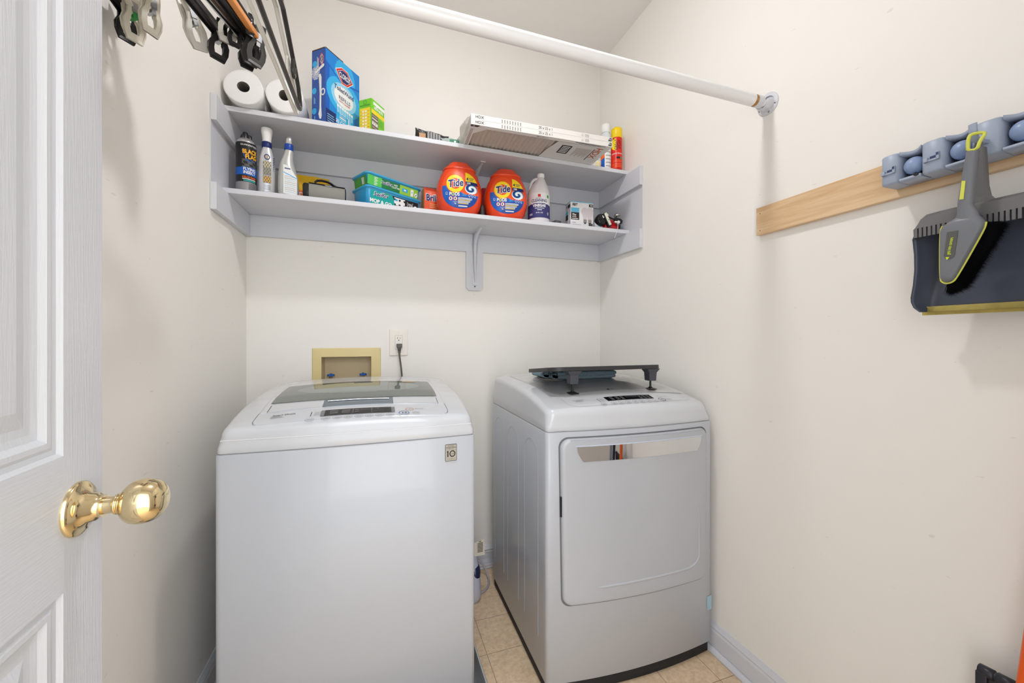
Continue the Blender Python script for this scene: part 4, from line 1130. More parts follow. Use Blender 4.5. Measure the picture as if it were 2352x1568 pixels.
b = MB(); b.lathe([(R - .001, 0), (R, .001), (R, .003), (R - .0008, .005), (R - .0008, .163), (R, .165), (R - .003, .170), (.02, .174)], 40); b.build('can', mat('red_can', (222, 34, 26), rough=.3, coat=.3), gs)
b = MB(); b.lathe([(R - .001, .168), (R + .0004, .171), (R + .0004, .210), (R - .001, .218), (R - .005, .221), (.010, .222)], 40); b.build('cap', mat('yellow_cap', (248, 214, 28), rough=.3), gs)
b = MB(); CC = CYL(R)
b.raster(-.045, .042, .008, .160, 60, 60, lambda u, v: (1 if (u < -.006 and v > .10 and (u + .006) ** 2 + (v - .13) ** 2 < .0009) else (2 if v < .030 and int(v / .004) % 2 and u > -.03 else 0)), CC)
b.text('GREAT', -.004, .128, .020, CYL(R, 0, .001), 3, bold=.03, rot=pi / 2, wide=.9); b.text('STUFF', .014, .128, .018, CYL(R, 0, .001), 3, bold=.03, rot=pi / 2, wide=.9)
b.text('GAPS & CRACKS', 0, .082, .0085, CYL(R, 0, .001), 4, bold=.02); b.rect(-.004, .014, .056, .066, CYL(R, 0, .001), 3, 4, 1); b.rect(.018, .028, .054, .066, CYL(R, 0, .001), 5, 3, 1)
for j in range(2): b.rect(-.024, .024, .040 + .006 * j, .0425 + .006 * j, CYL(R, 0, .001), 2, 8, 1)
b.build('printed_label', [mat('red_print_bright', (226, 38, 24), rough=.35), M_YELP, M_ORP, M_INKD, M_WHITE, M_GRNP], gs)
vc = thing('measuring_cup', 'small white cup with yellow stripes under the filters on the top shelf', 'cup', (1.066, 1.760, ZU), 0)
b = MB(); b.lathe([(.017, 0), (.019, .002), (.021, .040), (.019, .040), (.017, .004), (.002, .003)], 32); b.build('cup', M_WHITE, vc)
b = MB(); 
for j in range(4): b.rect(-.020, .020, .010 + .007 * j, .0125 + .007 * j, lambda u, v: (.0212 * sin(u / .02), -.0212 * cos(u / .02), v), 0, 10, 1)
b.build('stripes', M_YELP, vc)

# ------------------------------------------------------------------ lower shelf
Z = ZD
# insect spray
R = .0335; bx, by = -.483, 1.765
t = thing('insect_spray_can', 'black aerosol insect spray can at the left end of the lower shelf', 'aerosol can', (bx, by, Z), face_cam(bx, by) + .22)
b = MB(); b.lathe([(R - .001, 0), (R + .0006, .001), (R + .0006, .004), (R - .0006, .006), (R - .0006, .186), (R + .0006, .188), (R + .0004, .191), (R - .004, .199), (R - .010, .206), (R - .014, .209), (.010, .210)], 44); b.build('can', M_SILV, t)
b = MB(); b.raster(-.100, .100, .006, .187, 120, 90, lambda u, v: (1 if .062 < v < .093 + .002 * sin(u * 40) else (2 if v < .036 else (3 if (.093 < v < .122 and -.022 < u < .03 and sin(u * 210 + v * 90) * sin(v * 330) > -.1) else 0))), CYL(R))
C2 = CYL(R, 0, .0012)
b.text('GUARANTEED', .003, .176, .0090, C2, 5, bold=.01)
b.text('BLACK', .006, .1515, .0225, C2, 4, bold=.035, rot=.06, wide=.75); b.text('FLAG', .010, .1325, .0225, C2, 4, bold=.035, rot=.06, wide=.78)
b.ribbon([(-.020, .158), (-.014, .135), (-.004, .118), (.008, .112)], .003, C2, 1)
b.ribbon([(-.004, .120), (.010, .122), (.024, .120), (.030, .124)], .0025, C2, 1)
b.text('FLYING', .004, .0845, .0150, C2, 5, bold=.03, wide=.85); b.text('INSECT', .004, .0715, .0150, C2, 5, bold=.03, wide=.85)
b.text('KILLS FAST', .004, .0535, .0100, C2, 6, bold=.03); b.rect(-.020, .026, .0455, .0480, C2, 5, 8, 1)
b.rect(-.016, .026, .0385, .0430, C2, 7, 8, 1)
for j in range(6): b.rect(.000, .026, .008 + .0042 * j, .0100 + .0042 * j, C2, 3, 5, 1)
b.build('printed_label', [mat('can_black_print', (30, 30, 31), rough=.3), M_BLUP, mat('can_grey_print', (150, 150, 152), rough=.35, metal=.4), mat('can_dim_print', (86, 86, 84), rough=.5), mat('flame_yellow_print', (250, 186, 40), rough=.4), M_WHITE, M_ORP, mat('teal_print', (50, 170, 170), rough=.4)], t)
b = MB()
for k, (dx, dy, w_, h_) in enumerate(((-.013, -.003, .006, .222), (-.003, .004, .0085, .237), (.010, -.002, .008, .226))):
    b.rings([[(dx + a, dy + c, z) for a, c in rrect(-w_ * s, w_ * s, -.010 * s, .010 * s, .005 * s, 3)] for z, s in ((.205, 1), (h_ - .004, 1), (h_, .7))], 0, True)
b.build('trigger_cap', M_BLACK, t)

# white cleaner bottle with flared white cap
bx, by = -.416, 1.775
t = thing('surface_cleaner_bottle', 'silver-white spray bottle with navy collar and flared white cap', 'bottle', (bx, by, Z), face_cam(bx, by) + .05)
def lob(b, lv, n=36, mi=0, e=2.4):
    rs = []
    for z, w_, d_, ox in lv:
        ring = []
        for k in range(n):
            a = 2 * pi * k / n; c_, s_ = cos(a), sin(a)
            q = (abs(c_) ** e + abs(s_) ** e) ** (-1 / e)
            ring.append((ox + w_ * q * c_, d_ * q * s_, z))
        rs.append(ring)
    b.rings(rs, mi, True, True, True)
LV1 = [(0, .026, .018, 0), (.003, .029, .021, 0), (.06, .0295, .022, 0), (.12, .0285, .021, 0), (.150, .0255, .019, 0), (.170, .021, .0165, 0), (.184, .0165, .015, 0), (.192, .015, .014, 0)]
b = MB(); lob(b, LV1); b.build('body', mat('pearl_silver_plastic', (206, 208, 212), rough=.25, metal=.25), t)
b = MB(); b.lathe([(.0165, .190), (.0172, .192), (.0172, .212), (.0160, .213)], 32); b.build('collar', M_NAVY, t)
b = MB(); b.lathe([(.0150, .212), (.0150, .222), (.0165, .236), (.0190, .250), (.0195, .262), (.0185, .267), (.012, .269)], 32); b.build('cap', M_WHITE, t)
b = MB(); F = FY(-.0225)
def Fb(e): return lambda u, v: (u, -(.0225 - .000 * v) - e + .35 * abs(u) ** 1.5 * .8 + max(0, v - .13) * .10, v)
b.ribbon(circ(.0, .150, .0085, .0095, 24), .003, Fb(.0002), 0, True); b.rect(-.002, .003, .145, .154, Fb(.0002), 3)
for k, (v0, m_) in enumerate(((.106, 1), (.078, 2), (.048, 3))):
    b.raster(-.013, .013, v0, v0 + .026, 16, 14, lambda u, v, m_=m_, v0=v0: m_ if sin(u * 700 + k) * sin((v - v0) * 420 + k * 2) > -.2 else 4, Fb(.0002))
    b.ribbon([(-.013, v0), (.013, v0), (.013, v0 + .026), (-.013, v0 + .026)], .0009, Fb(.0004), 5, True)
for j in range(4): b.rect(-.010, .011, .022 + .005 * j, .0235 + .005 * j, Fb(.0002), 5)
for j in range(18): b.rect(.0185, .0245, .030 + .007 * j, .033 + .007 * j, lambda u, v: (u + .0015, -.0172 + (u - .0185) * .9, v), 0)
b.build('printed_label', [M_NAVY, mat('cream_photo_print', (196, 188, 164), rough=.4), mat('grey_photo_print', (150, 146, 136), rough=.4), mat('amber_photo_print', (206, 160, 80), rough=.4), mat('olive_grey_print', (110, 104, 84), rough=.4), M_INK], t)

# silver bottle with blue collar and silver spout
bx, by = -.341, 1.765
t = thing('floor_cleaner_bottle', 'curved silver bottle with bright blue collar and silver spout', 'bottle', (bx, by, Z), face_cam(bx, by) + .15)
LV2 = [(0, .032, .018, .004), (.003, .036, .021, .004), (.04, .037, .022, .003), (.08, .0345, .022, .001), (.11, .030, .020, -.001), (.135, .0245, .018, -.003), (.155, .020, .016, -.001), (.172, .0170, .015, .002), (.184, .0155, .0145, .004), (.190, .015, .014, .004)]
b = MB(); lob(b, LV2); b.build('body', mat('pearl_grey_plastic', (192, 194, 192), rough=.22, metal=.35), t)
b = MB(); b.lathe([(.0160, .188), (.0168, .190), (.0155, .212), (.0150, .213)], 32, c=(.004, 0, 0)); b.build('collar', mat('royal_blue_collar', (20, 66, 160), rough=.3), t)
b = MB(); lob(b, [(.213, .0125, .0115, .004), (.220, .0125, .012, .004), (.232, .0128, .013, .004), (.240, .0110, .0115, .005), (.243, .006, .007, .006)]); b.build('spout', M_SILV, t)
b = MB()
def Lb(e): return lambda u, v: (u, -.0222 - e + .9 * abs(u - .003) ** 1.7 + max(0, v - .08) * .06, v)
lab = [(-.020, .012), (.030, .008), (.030, .075), (.022, .100), (.006, .118), (-.008, .124), (-.016, .118), (-.020, .09)]
def inlab(u, v):
    if v < .010 or u < -.019 or u > .029: return None
    if v > .124 - max(0, u + .008) ** 1.4 * 4.5: return None
    if abs(v - (.094 - .35 * (u + .02))) < .0018: return 1
    return 0
b.raster(-.020, .030, .008, .126, 40, 70, inlab, Lb(.0003))
b.rect(-.014, .006, .108, .112, Lb(.0008), 2, 4, 1)
for j in range(9): b.rect(-.014, .024, .018 + .0075 * j, .0192 + .0075 * j, Lb(.0008), 3 if j % 3 else 4, 8, 1)
b.build('printed_label', [mat('label_pale', (228, 230, 230), rough=.35), M_SKY, M_NAVY, M_SEAML, M_B3], t)

# yellow duster pouch
t, rs = pouch('duster_packet', 'yellow plastic packet with orange band behind the silver bottle', (-.292, 1.925, Z), face_cam(-.292, 1.925), .170, .158, .020, mat('yellow_film', (236, 188, 24), rough=.25, bump=.5, bscale=40), 12, 'packet', .04)
b = MB(); 
def Pk(e): return lambda u, v: (u, -.0150 - e, v)
b.raster(-.080, .080, .030, .085, 30, 12, lambda u, v: (1 if v < .044 else 0), Pk(0)); b.text('DUSTERS', .010, .066, .026, Pk(.0008), 2, wide=.85, bold=.01); b.add([Pk(.001)(-.010, .092), Pk(.001)(.020, .086), Pk(.001)(.045, .092), Pk(.001)(.015, .097)], [(0, 1, 2, 3)], 3)
b.rect(-.080, .080, .010, .030, Pk(.0002), 4); b.build('printed_label', [M_ORP, M_YELP, M_WHITE, M_INKD, M_BLUP], t)

# portable speaker
t = thing('portable_speaker', 'grey fabric portable speaker with black carry handle on the lower shelf', 'speaker', (-.212, 1.800, Z), radians(8))
b = MB()
rs = []
def spk(x, s, dz=0): return [(x, .036 * s * (abs(cos(a)) ** .93) * math.copysign(1, cos(a)), .038 + .0375 * s * math.copysign(abs(sin(a)) ** .93, sin(a))) for a in [2 * pi * k / 36 for k in range(36)]]
b.rings([spk(-.060, .97), spk(-.058, 1), spk(.076, 1), spk(.078, .97)], 0, True); b.build('grille', mat('grey_speaker_fabric', (146, 146, 138), rough=.95, spec=.1, bump=.6, bscale=500), t)
b = MB(); b.rings([spk(-.0805, .80), spk(-.078, .95), spk(-.074, 1.02), spk(-.058, 1.02)], 0, True); b.build('end_cap', M_BLACK, t)
b = MB(); b.rings([spk(.0765, 1.02), spk(.0800, 1.02), spk(.0812, .96), spk(.0805, .85), spk(.0785, .75)], 0, True); b.build('end_cap', mat('blue_black_rubber', (30, 38, 50), rough=.4), t)
b = MB(); b.rings([[(x, y, z) for y, z in ((-.016, .0745), (-.012, .0795), (.012, .0795), (.016, .0745))] for x in (-.058, .078)], 0, False); b.build('top_strip', M_BLACK, t)
b = MB(); b.tube([(-.034, 0, .078), (-.034, 0, .088), (-.028, 0, .0945), (-.010, 0, .0975), (.010, 0, .096), (.026, 0, .090), (.038, 0, .082), (.046, 0, .079)], .0042, 10, 0, flat=2.4, up=(0, 1, 0)); b.build('handle', M_BLACK, t)
b = MB(); b.rect(.000, .030, .0690, .0745, lambda u, v: (u, -.0195 - (.0745 - v) * .8, v), 0); b.rect(.003, .027, .0708, .0728, lambda u, v: (u, -.0200 - (.0745 - v) * .8, v), 1); b.build('name_badge', [M_SEAM, M_WHITE], t)

# wet cloth tubs
def wet_tub(z, h, label, kind):
    t = thing('wet_cloth_tub', label, 'tub', (-.0455, 1.733, z), radians(30), 'cleaning cloth tubs on the lower shelf')
    w, d = .282, .140
    def rr(k, zz, rad=.022): return [(a, c, zz) for a, c in rrect(k, w - k, k, d - k, max(.004, rad - k * .4), 6)]
    b = MB(); b.rings([rr(.016, .0), rr(.013, .002), rr(.0065, h - .010), rr(.0065, h - .006)], 0, True); b.build('tub', mat('tub_blue_plastic' if kind else 'tub_teal_plastic', (38, 152, 204) if kind else (52, 160, 210), rough=.3, coat=.3), t)
    b = MB(); b.rings([rr(.0045, h - .011), rr(.000, h - .009), rr(.000, h - .004), rr(.004, h - .0015), rr(.010, h - .0005), rr(.014, h - .002), rr(.05, h - .002)], 0, True); b.build('lid', mat('lid_blue_plastic', (58, 168, 214), rough=.28, coat=.4), t)
    def sl(v): return .013 - .0065 * (v - .002) / (h - .012)
    F = lambda e: (lambda u, v: (u, sl(v) - e, v))
    b = MB()
    if kind == 0:
        b.raster(.024, w - .022, .003, h - .018, 110, 34, lambda u, v: (0 if (u - .024) ** 2 * .9 < .0115 - (v - .035) ** 2 * 2 else 1), F(.0006))
        b.text('Swiffer', .070, .056, .025, F(.0014), 3, bold=.01, shear=.3, rot=.05); b.text('Swiffer', .0692, .0568, .025, F(.0011), 2, bold=.05, shear=.3, rot=.05)
        b.ribbon([(.085, .068), (.100, .071), (.112, .066)], .004, F(.0010), 4)
        b.text('MOP & GO', .072, .026, .0215, F(.0012), 2, bold=.04)
        b.raster(.135, .190, .034, .066, 24, 14, lambda u, v: (2 if sin(u * 260) + sin(v * 300) > -1.1 else None), F(.0011)); b.rect(.140, .152, .052, .060, F(.0014), 5)
        b.prism(rrect(.150, .186, .010, .030, .007, 4), .001, .0014, lambda a, c, dd: (a, sl(c) - dd, c), 2); b.text('HEAVY', .168, .0240, .0085, F(.0018), 1, bold=.02); b.text('DUTY', .168, .0155, .0085, F(.0018), 1, bold=.02)
        b.ribbon([(.203, .062), (.203, .028), (.208, .018), (.217, .013), (.226, .018), (.231, .028), (.231, .062)], .0014, F(.0011), 2); b.text('75%', .217, .050, .015, F(.0012), 2, bold=.02, wide=.9); b.text('MORE', .217, .036, .0085, F(.0012), 2, bold=.02)
        b.prism(circ(.246, .040, .0115, .0125, 22), .001, .0014, lambda a, c, dd: (a, sl(c) - dd, c), 2); b.ribbon([(.241, .036), (.251, .044)], .0035, F(.0018), 1)
        b.text('20', .246, .012, .015, F(.0012), 2, bold=.02); b.rect(.180, .200, .008, .011, F(.0012), 2)
        b.build('printed_label', [mat('teal_label', (0, 166, 160), rough=.35), M_INKD, M_WHITE, M_NAVY, M_GRNP, M_SKY], t)
    else:
        b.raster(.010, w - .022, .003, h - .014, 110, 20, lambda u, v: (1 if .075 < u < .165 else (2 if .165 < u < .215 else (0 if u < .075 else 2))), F(.0006))
        b.text('Swiffer', .098, .026, .0195, F(.0014), 3, bold=.01, shear=.3, rot=.03); b.text('Swiffer', .0975, .0265, .0195, F(.0011), 4, bold=.05, shear=.3, rot=.03)
        b.text('WET', .143, .030, .0095, F(.0012), 4, bold=.02); b.text('CLOTHS', .143, .0200, .0105, F(.0012), 4, bold=.02)
        b.rect(.176, .206, .016, .030, F(.0010), 5); b.rect(.186, .197, .020, .026, F(.0014), 4); b.rect(.221, .236, .006, .036, F(.0010), 4); b.rect(.226, .231, .022, .026, F(.0014), 5)
        b.prism(circ(.250, .016, .0085, .0095, 20), .001, .0014, lambda a, c, dd: (a, sl(c) - dd, c), 4); b.ribbon([(.246, .012), (.254, .020)], .0028, F(.0018), 3)
        for j in range(6): b.rect(.040, .052 + .004 * (j % 2), .006 + .006 * j, .0085 + .006 * j, F(.0010), 4)
        Sx = lambda e: (lambda u, v: (sl(v) - e, d - u, v))
        b.rect(.020, .122, .003, h - .014, Sx(.0006), 6)
        for k in range(3): b.rect(.084 + .007 * k, .088 + .007 * k, .008, h - .020, Sx(.0010), 4)
        for j in range(4): b.rect(.030, .070, .008 + .007 * j, .010 + .007 * j, Sx(.0010), 0)
        b.build('printed_label', [mat('fresh_green_label', (88, 196, 84), rough=.35), mat('forest_green_label', (24, 122, 70), rough=.35), mat('lime_label', (150, 204, 70), rough=.35), M_NAVY, M_WHITE, M_SKY, mat('leaf_green_label', (74, 150, 66), rough=.35)], t)
        b = MB(); b.raster(.012, w - .012, .012, d - .012, 30, 14, lambda u, v: (1 if u > .13 and v < .03 else 0), lambda u, v: (u, v, h - .0004)); b.build('lid_label', [mat('pale_green_label', (178, 220, 150), rough=.3), M_WHITE], t)
    return t
wet_tub(Z, .088, 'blue tub of cleaning cloths with teal and black label, lower of two', 0)
wet_tub(Z + .0885, .056, 'blue lidded tub with green label, on top of the teal labelled tub', 1)

# scouring pad box
t = carton('scouring_pad_box', 'orange-red soap pad carton squeezed between the blue tubs and orange detergent tub', 'box', (.2050, 1.872, Z), radians(8), .105, .050, .152, mat('orange_carton', (230, 84, 34), rough=.4))
b = MB(); b.text('Brillo', .045, .105, .042, FRONT(.0012), 0, bold=.03, wide=.8); b.text('Brillo', .0438, .1062, .042, FRONT(.0008), 1, bold=.07, wide=.8)
b.rect(.004, .100, .140, .1515, FRONT(.0004), 2)
for j in range(3): b.rect(.026, .080, .076 - .008 * j, .079 - .008 * j, FRONT(.0008), 3)
b.rect(.010, .080, .020, .030, FRONT(.0008), 2)
b.raster(.001, .049, .001, .151, 10, 20, lambda u, v: 4, SIDE(.05, .0005)); b.build('printed_art', [M_NAVY, M_WHITE, mat('deep_orange_print', (206, 66, 30), rough=.4), mat('peach_print', (244, 176, 120), rough=.4), mat('tan_side_print', (222, 170, 110), rough=.4)], t)

# detergent tubs
TUB = [(0, .060, .045), (.004, .070, .056), (.012, .078, .062), (.035, .0930, .070), (.065, .1020, .074), (.095, .1050, .076), (.125, .1035, .076), (.155, .0965, .073), (.180, .0865, .069), (.198, .0765, .064), (.203, .0730, .062)]
def tubwd(z):
    for (a, w0, d0), (c, w1, d1) in zip(TUB, TUB[1:]):
        if z <= c: t = (z - a) / (c - a); return w0 + (w1 - w0) * t, d0 + (d1 - d0) * t
    return TUB[-1][1:]
def tub_surf(e): 
    def f(u, v):
        w_, d_ = tubwd(v); q = min(.97, abs(u) / w_)
        return (u, -d_ * (1 - q ** 2.6) ** (1 / 2.6) - e, v)
    return f
def tide_label(u, v):
    # outline
    U, V = u / .082, (v - .105) / .083
    r = (abs(U) ** 2.3 + abs(V) ** 2.3)
    if V > 0.0:
        if U < .22:
            if (U + .28) ** 2 / .50 + (V - .05) ** 2 / 1.0 > .98: return None
        else:
            if r > .98: return None
    elif r > .98: return None
    dx, dy = u + .024, v - .130
    rr_ = sqrt(dx * dx + (dy * .97) ** 2)
    if rr_ < .0240: return 2
    if rr_ < .0340: return 1
    if rr_ < .0415: return 2 if (rr_ > .0385) else 1
    if u > .022 and v > .128:
        return 1 if v > .1425 else 3
    bl = .100 + .020 * cos(min(pi, (u + .075) * 26)) if u < .03 else .086
    if v < bl: return 4 if v > .074 or u < -.03 else 5
    # swirl pod
    px_, py_ = u - .048, v - .110
    if (px_ / .029) ** 2 + (py_ / .022) ** 2 < 1:
        a = atan2(py_, px_); rad = sqrt((px_ / .029) ** 2 + (py_ / .022) ** 2)
        sw = sin(a * 1 + rad * 7)
        return 3 if sw > .45 else (6 if sw > -.2 else 7)
    return 2
def tide(x, y, label, rz):
    t = thing('detergent_tub', label, 'detergent tub', (x, y, Z), rz, 'orange detergent tubs')
    b = MB(); lob(b, [(z, w_, d_, 0) for z, w_, d_ in TUB], 56, 0, 2.6); b.build('tub', M_ORG, t)
    b = MB(); lob(b, [(.2025, .0720, .0610, 0), (.2040, .0760, .0640, 0), (.2100, .0750, .0635, 0), (.2180, .0660, .0570, 0), (.2270, .0560, .0490, 0), (.2370, .0490, .0430, 0), (.2430, .0430, .0380, 0), (.2455, .034, .030, 0)], 56, 0, 2.8); b.build('lid', M_ORG, t)
    b = MB(); b.raster(-.083, .083, .020, .190, 130, 130, tide_label, tub_surf(.0009))
    A = tub_surf(.0016); A2 = tub_surf(.0021)
    b.text('Tide', -.024, .130, .046, A, 7, bold=.075, shear=.25, rot=.16, wide=.82); b.text('Tide', -.024, .130, .046, A2, 3, bold=.025, shear=.25, rot=.16, wide=.82)
    b.text('4', .030, .1545, .018, A, 3, bold=.04); b.text('months', .049, .1590, .0085, A, 3, bold=.02, wide=.9); b.text('more', .047, .1510, .0085, A, 3, bold=.02, wide=.9)
    b.text('100', .035, .1350, .012, A, 7, bold=.03)
    b.text('P', -.046, .082, .0205, A, 7, bold=.03, wide=.9); b.text('DS', -.0155, .082, .0205, A, 7, bold=.03, wide=.85); b.ribbon(circ(-.0345, .082, .0056, .0066, 20), .0028, A, 1, True); b.ribbon(circ(-.0345, .082, .0025, .0030, 12), .0020, A2, 6, True)
    b.text('3in1', .0165, .0815, .0170, A, 6, bold=.02, wide=.70)
    for k in range(3): b.ribbon(circ(.0385 + .0125 * k, .081, .0040, .0046, 14), .0012, A, 7, True); b.rect(.037 + .0135 * k, .043 + .0135 * k, .0735, .0745, A, 7)
    for k in range(2):
        b.prism(circ(-.044 + .020 * k, .063, .0082, .0088, 24), 0, 1, lambda a, c, dd: tub_surf(.0014)(a, c), 7) ; b.ribbon(circ(-.044 + .020 * k, .063, .0080, .0086, 24), .0018, A, 8, True); b.rect(-.047 + .020 * k, -.042 + .020 * k, .059, .067, A2, 9)
    for j in range(6): b.rect(-.012, .052 - .004 * j + .003 * (j % 2), .066 - .0048 * j, .0685 - .0048 * j, A, 1 if j in (2, 5) else 7, 8, 1)
    b.text('76', -.024, .0415, .0085, A, 7, bold=.02); b.rect(-.034, -.014, .0485, .0495, A, 7); b.rect(-.010, .030, .030, .0345, A, 7, 4, 1); b.ribbon(circ(-.062, .086, .004, .0045, 14), .0010, A, 7, True)
    b.rect(-.066, -.057, .079, .080, A, 7)
    b.build('printed_label', [M_ORG, M_YELP, mat('label_orange_red', (236, 84, 26), rough=.35), M_NAVY, mat('label_blue', (24, 92, 184), rough=.35), mat('label_deep_blue', (20, 74, 160), rough=.35), M_SKY, M_WHITE, M_REDP, M_INKD], t)
tide(.3560, 1.7975, 'orange detergent tub next to the orange scouring pad carton', face_cam(.356, 1.80) + .10)
tide(.5830, 1.7980, 'orange detergent tub next to the white vinegar jug', face_cam(.583, 1.80) + .14)

# red jug behind the tubs
t = thing('red_jug', 'red plastic jug with loop handle mostly hidden behind the two orange tubs', 'jug', (.512, 1.928, Z), 0)
b = MB(); lob(b, [(0, .040, .034, 0), (.004, .046, .038, 0), (.10, .046, .038, 0), (.14, .040, .034, 0), (.165, .026, .024, 0), (.175, .016, .016, 0), (.200, .016, .016, 0)], 36); b.build('body', M_RED, t)
b = MB(); b.tube(smooth([(.018, -.006, .186), (.030, -.010, .190), (.046, -.012, .176), (.052, -.012, .150), (.046, -.008, .125), (.036, -.004, .118)]), .0075, 10); b.build('handle', M_RED, t)
t = thing('black_spray_can', 'black can seen through the gap between the two orange tubs', 'can', (.4650, 1.790, Z), 0)
b = MB(); b.lathe([(.0105, 0), (.012, .002), (.012, .060), (.008, .068), (.004, .070)], 24); b.build('can', mat('black_white_can', (54, 54, 54), rough=.4), t)

# vinegar jug
R = .0540; bx, by = .752, 1.785
t = thing('vinegar_jug', 'white plastic vinegar jug with navy label beside the orange tubs', 'jug', (bx, by, Z), face_cam(bx, by) + .06)
M_JUG = mat('translucent_white_hdpe', (226, 222, 224), rough=.35)
b = MB(); lob(b, [(0, R - .008, R - .008, 0), (.003, R - .002, R - .002, 0), (.008, R, R, 0), (.150, R, R, 0), (.165, R - .003, R - .003, 0), (.185, R - .012, R - .011, .003), (.205, R - .024, R - .022, .006), (.220, .022, .022, .009), (.228, .0165, .0165, .010), (.236, .016, .016, .010)], 44, 0, 2.05); b.build('body', M_JUG, t)
b = MB(); b.tube(smooth([(-.003, -.004, .224), (-.016, -.004, .226), (-.032, -.004, .214), (-.042, -.004, .190), (-.047, -.004, .160), (-.045, -.004, .148)]), .0075, 10); b.build('handle', M_JUG, t)
b = MB(); b.lathe([(.0168, .232), (.0182, .234), (.0182, .248), (.0170, .250), (.005, .251)], 30, c=(.010, 0, 0)); b.build('cap', M_WHITE, t)
b = MB(); b.raster(-.078, .078, .022, .142, 70, 50, lambda u, v: (1 if v < .088 + .004 * cos(u * 30) else 0), CYL(R))
A = CYL(R, 0, .0014)
b.text('CLEANING', 0, .1035, .0195, A, 1, bold=.02, wide=.82); b.text('VINEGAR', 0, .0795, .0185, A, 0, bold=.04, wide=.84); b.text('VINEGAR', 0, .080, .0200, CYL(R, 0, .0018), 1, bold=.02, wide=.84) if False else None
b.text('Home', -.004, .1155, .0080, A, 1, wide=1.2); b.rect(-.007, .006, .121, .134, A, 2, 3, 1); b.rect(.040, .052, .120, .134, A, 3, 3, 1)
b.rect(-.022, .024, .066, .0685, A, 0, 6, 1); b.rect(-.010, .012, .0575, .0605, A, 0, 4, 1); b.text('64 FL OZ', 0, .045, .0085, A, 0, bold=.01)
for j in range(2): b.rect(-.052, -.034, .036 + .005 * j, .038 + .005 * j, A, 0, 3, 1)
b.ribbon(circ(.046, .044, .004, .006, 14), .0018, A, 0, True); b.build('printed_label', [mat('jug_label_white', (236, 234, 236), rough=.4), mat('jug_label_navy', (52, 54, 112), rough=.4), M_REDP, M_GRNP], t)

# thin grey pack and bulb box
t = carton('grey_flat_box', 'flat grey box leaning low left of the light bulb carton', 'box', (.868, 1.835, Z), radians(12), .036, .085, .052, mat('mid_grey_box', (128, 128, 130), rough=.5))
w, d, h = .124, .064, .127
t = carton('light_bulb_box', 'white and black carton of light bulbs on the lower shelf', 'box', (.9110, 1.752, Z), radians(-4), w, d, h, mat('bulb_box_white', (232, 230, 232), rough=.4))
b = MB(); F = FRONT(.0006); G = FRONT(.0010); Hh = FRONT(.0014)
b.rect(0, w, h - .0035, h, F, 0); b.text('FEIT', .008, .111, .0165, G, 1, bold=.04, shear=.2, align='LEFT', wide=.9); b.rect(.100, w - .001, .105, .1185, F, 1); b.rect(.106, .120, .110, .1135, G, 2)
b.rect(.002, .046, .074, .096, F, 0); b.rect(.002, .046, .036, .073, F, 1); b.text('75w', .008, .0605, .0150, G, 2, bold=.02, align='LEFT', wide=.85); b.rect(.008, .030, .049, .0515, G, 2); b.rect(.022, .030, .0465, .0485, G, 4); b.rect(.006, .040, .040, .043, G, 2)
for k, x in enumerate((.078, .104)):
    pts = [(x + .0205 * cos(a), .078 + .0225 * sin(a)) for a in [-.75 + (2 * pi - 1.64) * j / 22 for j in range(23)]] + [(x - .0095, .050), (x - .0095, .040), (x + .0095, .040), (x + .0095, .050)]
    poly(b, pts, FRONT(.0008 + .0003 * k), 3); b.rect(x - .0085, x + .0085, .024, .040, Hh, 5)
    for j in range(4): b.rect(x - .0092, x + .0092, .026 + .004 * j, .0275 + .004 * j, FRONT(.0017), 6)
    poly(b, [(x - .008, .024), (x + .008, .024), (x + .003, .018), (x - .003, .018)], Hh, 1)
b.rect(.098, .120, .003, .021, F, 1)
for j in range(3): b.rect(.101, .117, .006 + .005 * j, .0075 + .005 * j, G, 6)
b.text('2-Pack', .008, .022, .0075, G, 1, align='LEFT'); b.rect(.008, .056, .011, .0122, G, 6)
Sd = SIDE(d, .0006); Se = SIDE(d, .0010)
b.rect(0, d, h - .0035, h, Sd, 0); b.rect(.030, .060, .098, .116, Sd, 1); b.text('FEIT', .018, .108, .010, Se, 1, bold=.04, shear=.2, rot=.2); b.rect(.002, .032, .070, .086, Sd, 0); b.rect(.002, .032, .042, .069, Sd, 1)
poly(b, [(.052 + .009 * cos(a), .078 + .024 * sin(a)) for a in [2 * pi * j / 20 for j in range(20)]], Sd, 3); b.rect(.047, .057, .030, .056, Se, 3); b.rect(.048, .056, .018, .030, Se, 5)
b.build('printed_art', [mat('bulb_box_sky', (92, 184, 218), rough=.4), M_INKD, M_WHITE, mat('bulb_picture_grey', (204, 198, 202), rough=.4), M_REDP, mat('bulb_screw_grey', (160, 150, 150), rough=.4), M_INK], t)
b = MB(); b.rbox(.040, .068, .020, .046, h - .0005, h + .010, .003, 2); b.build('hang_tab', M_DKGREY, t)

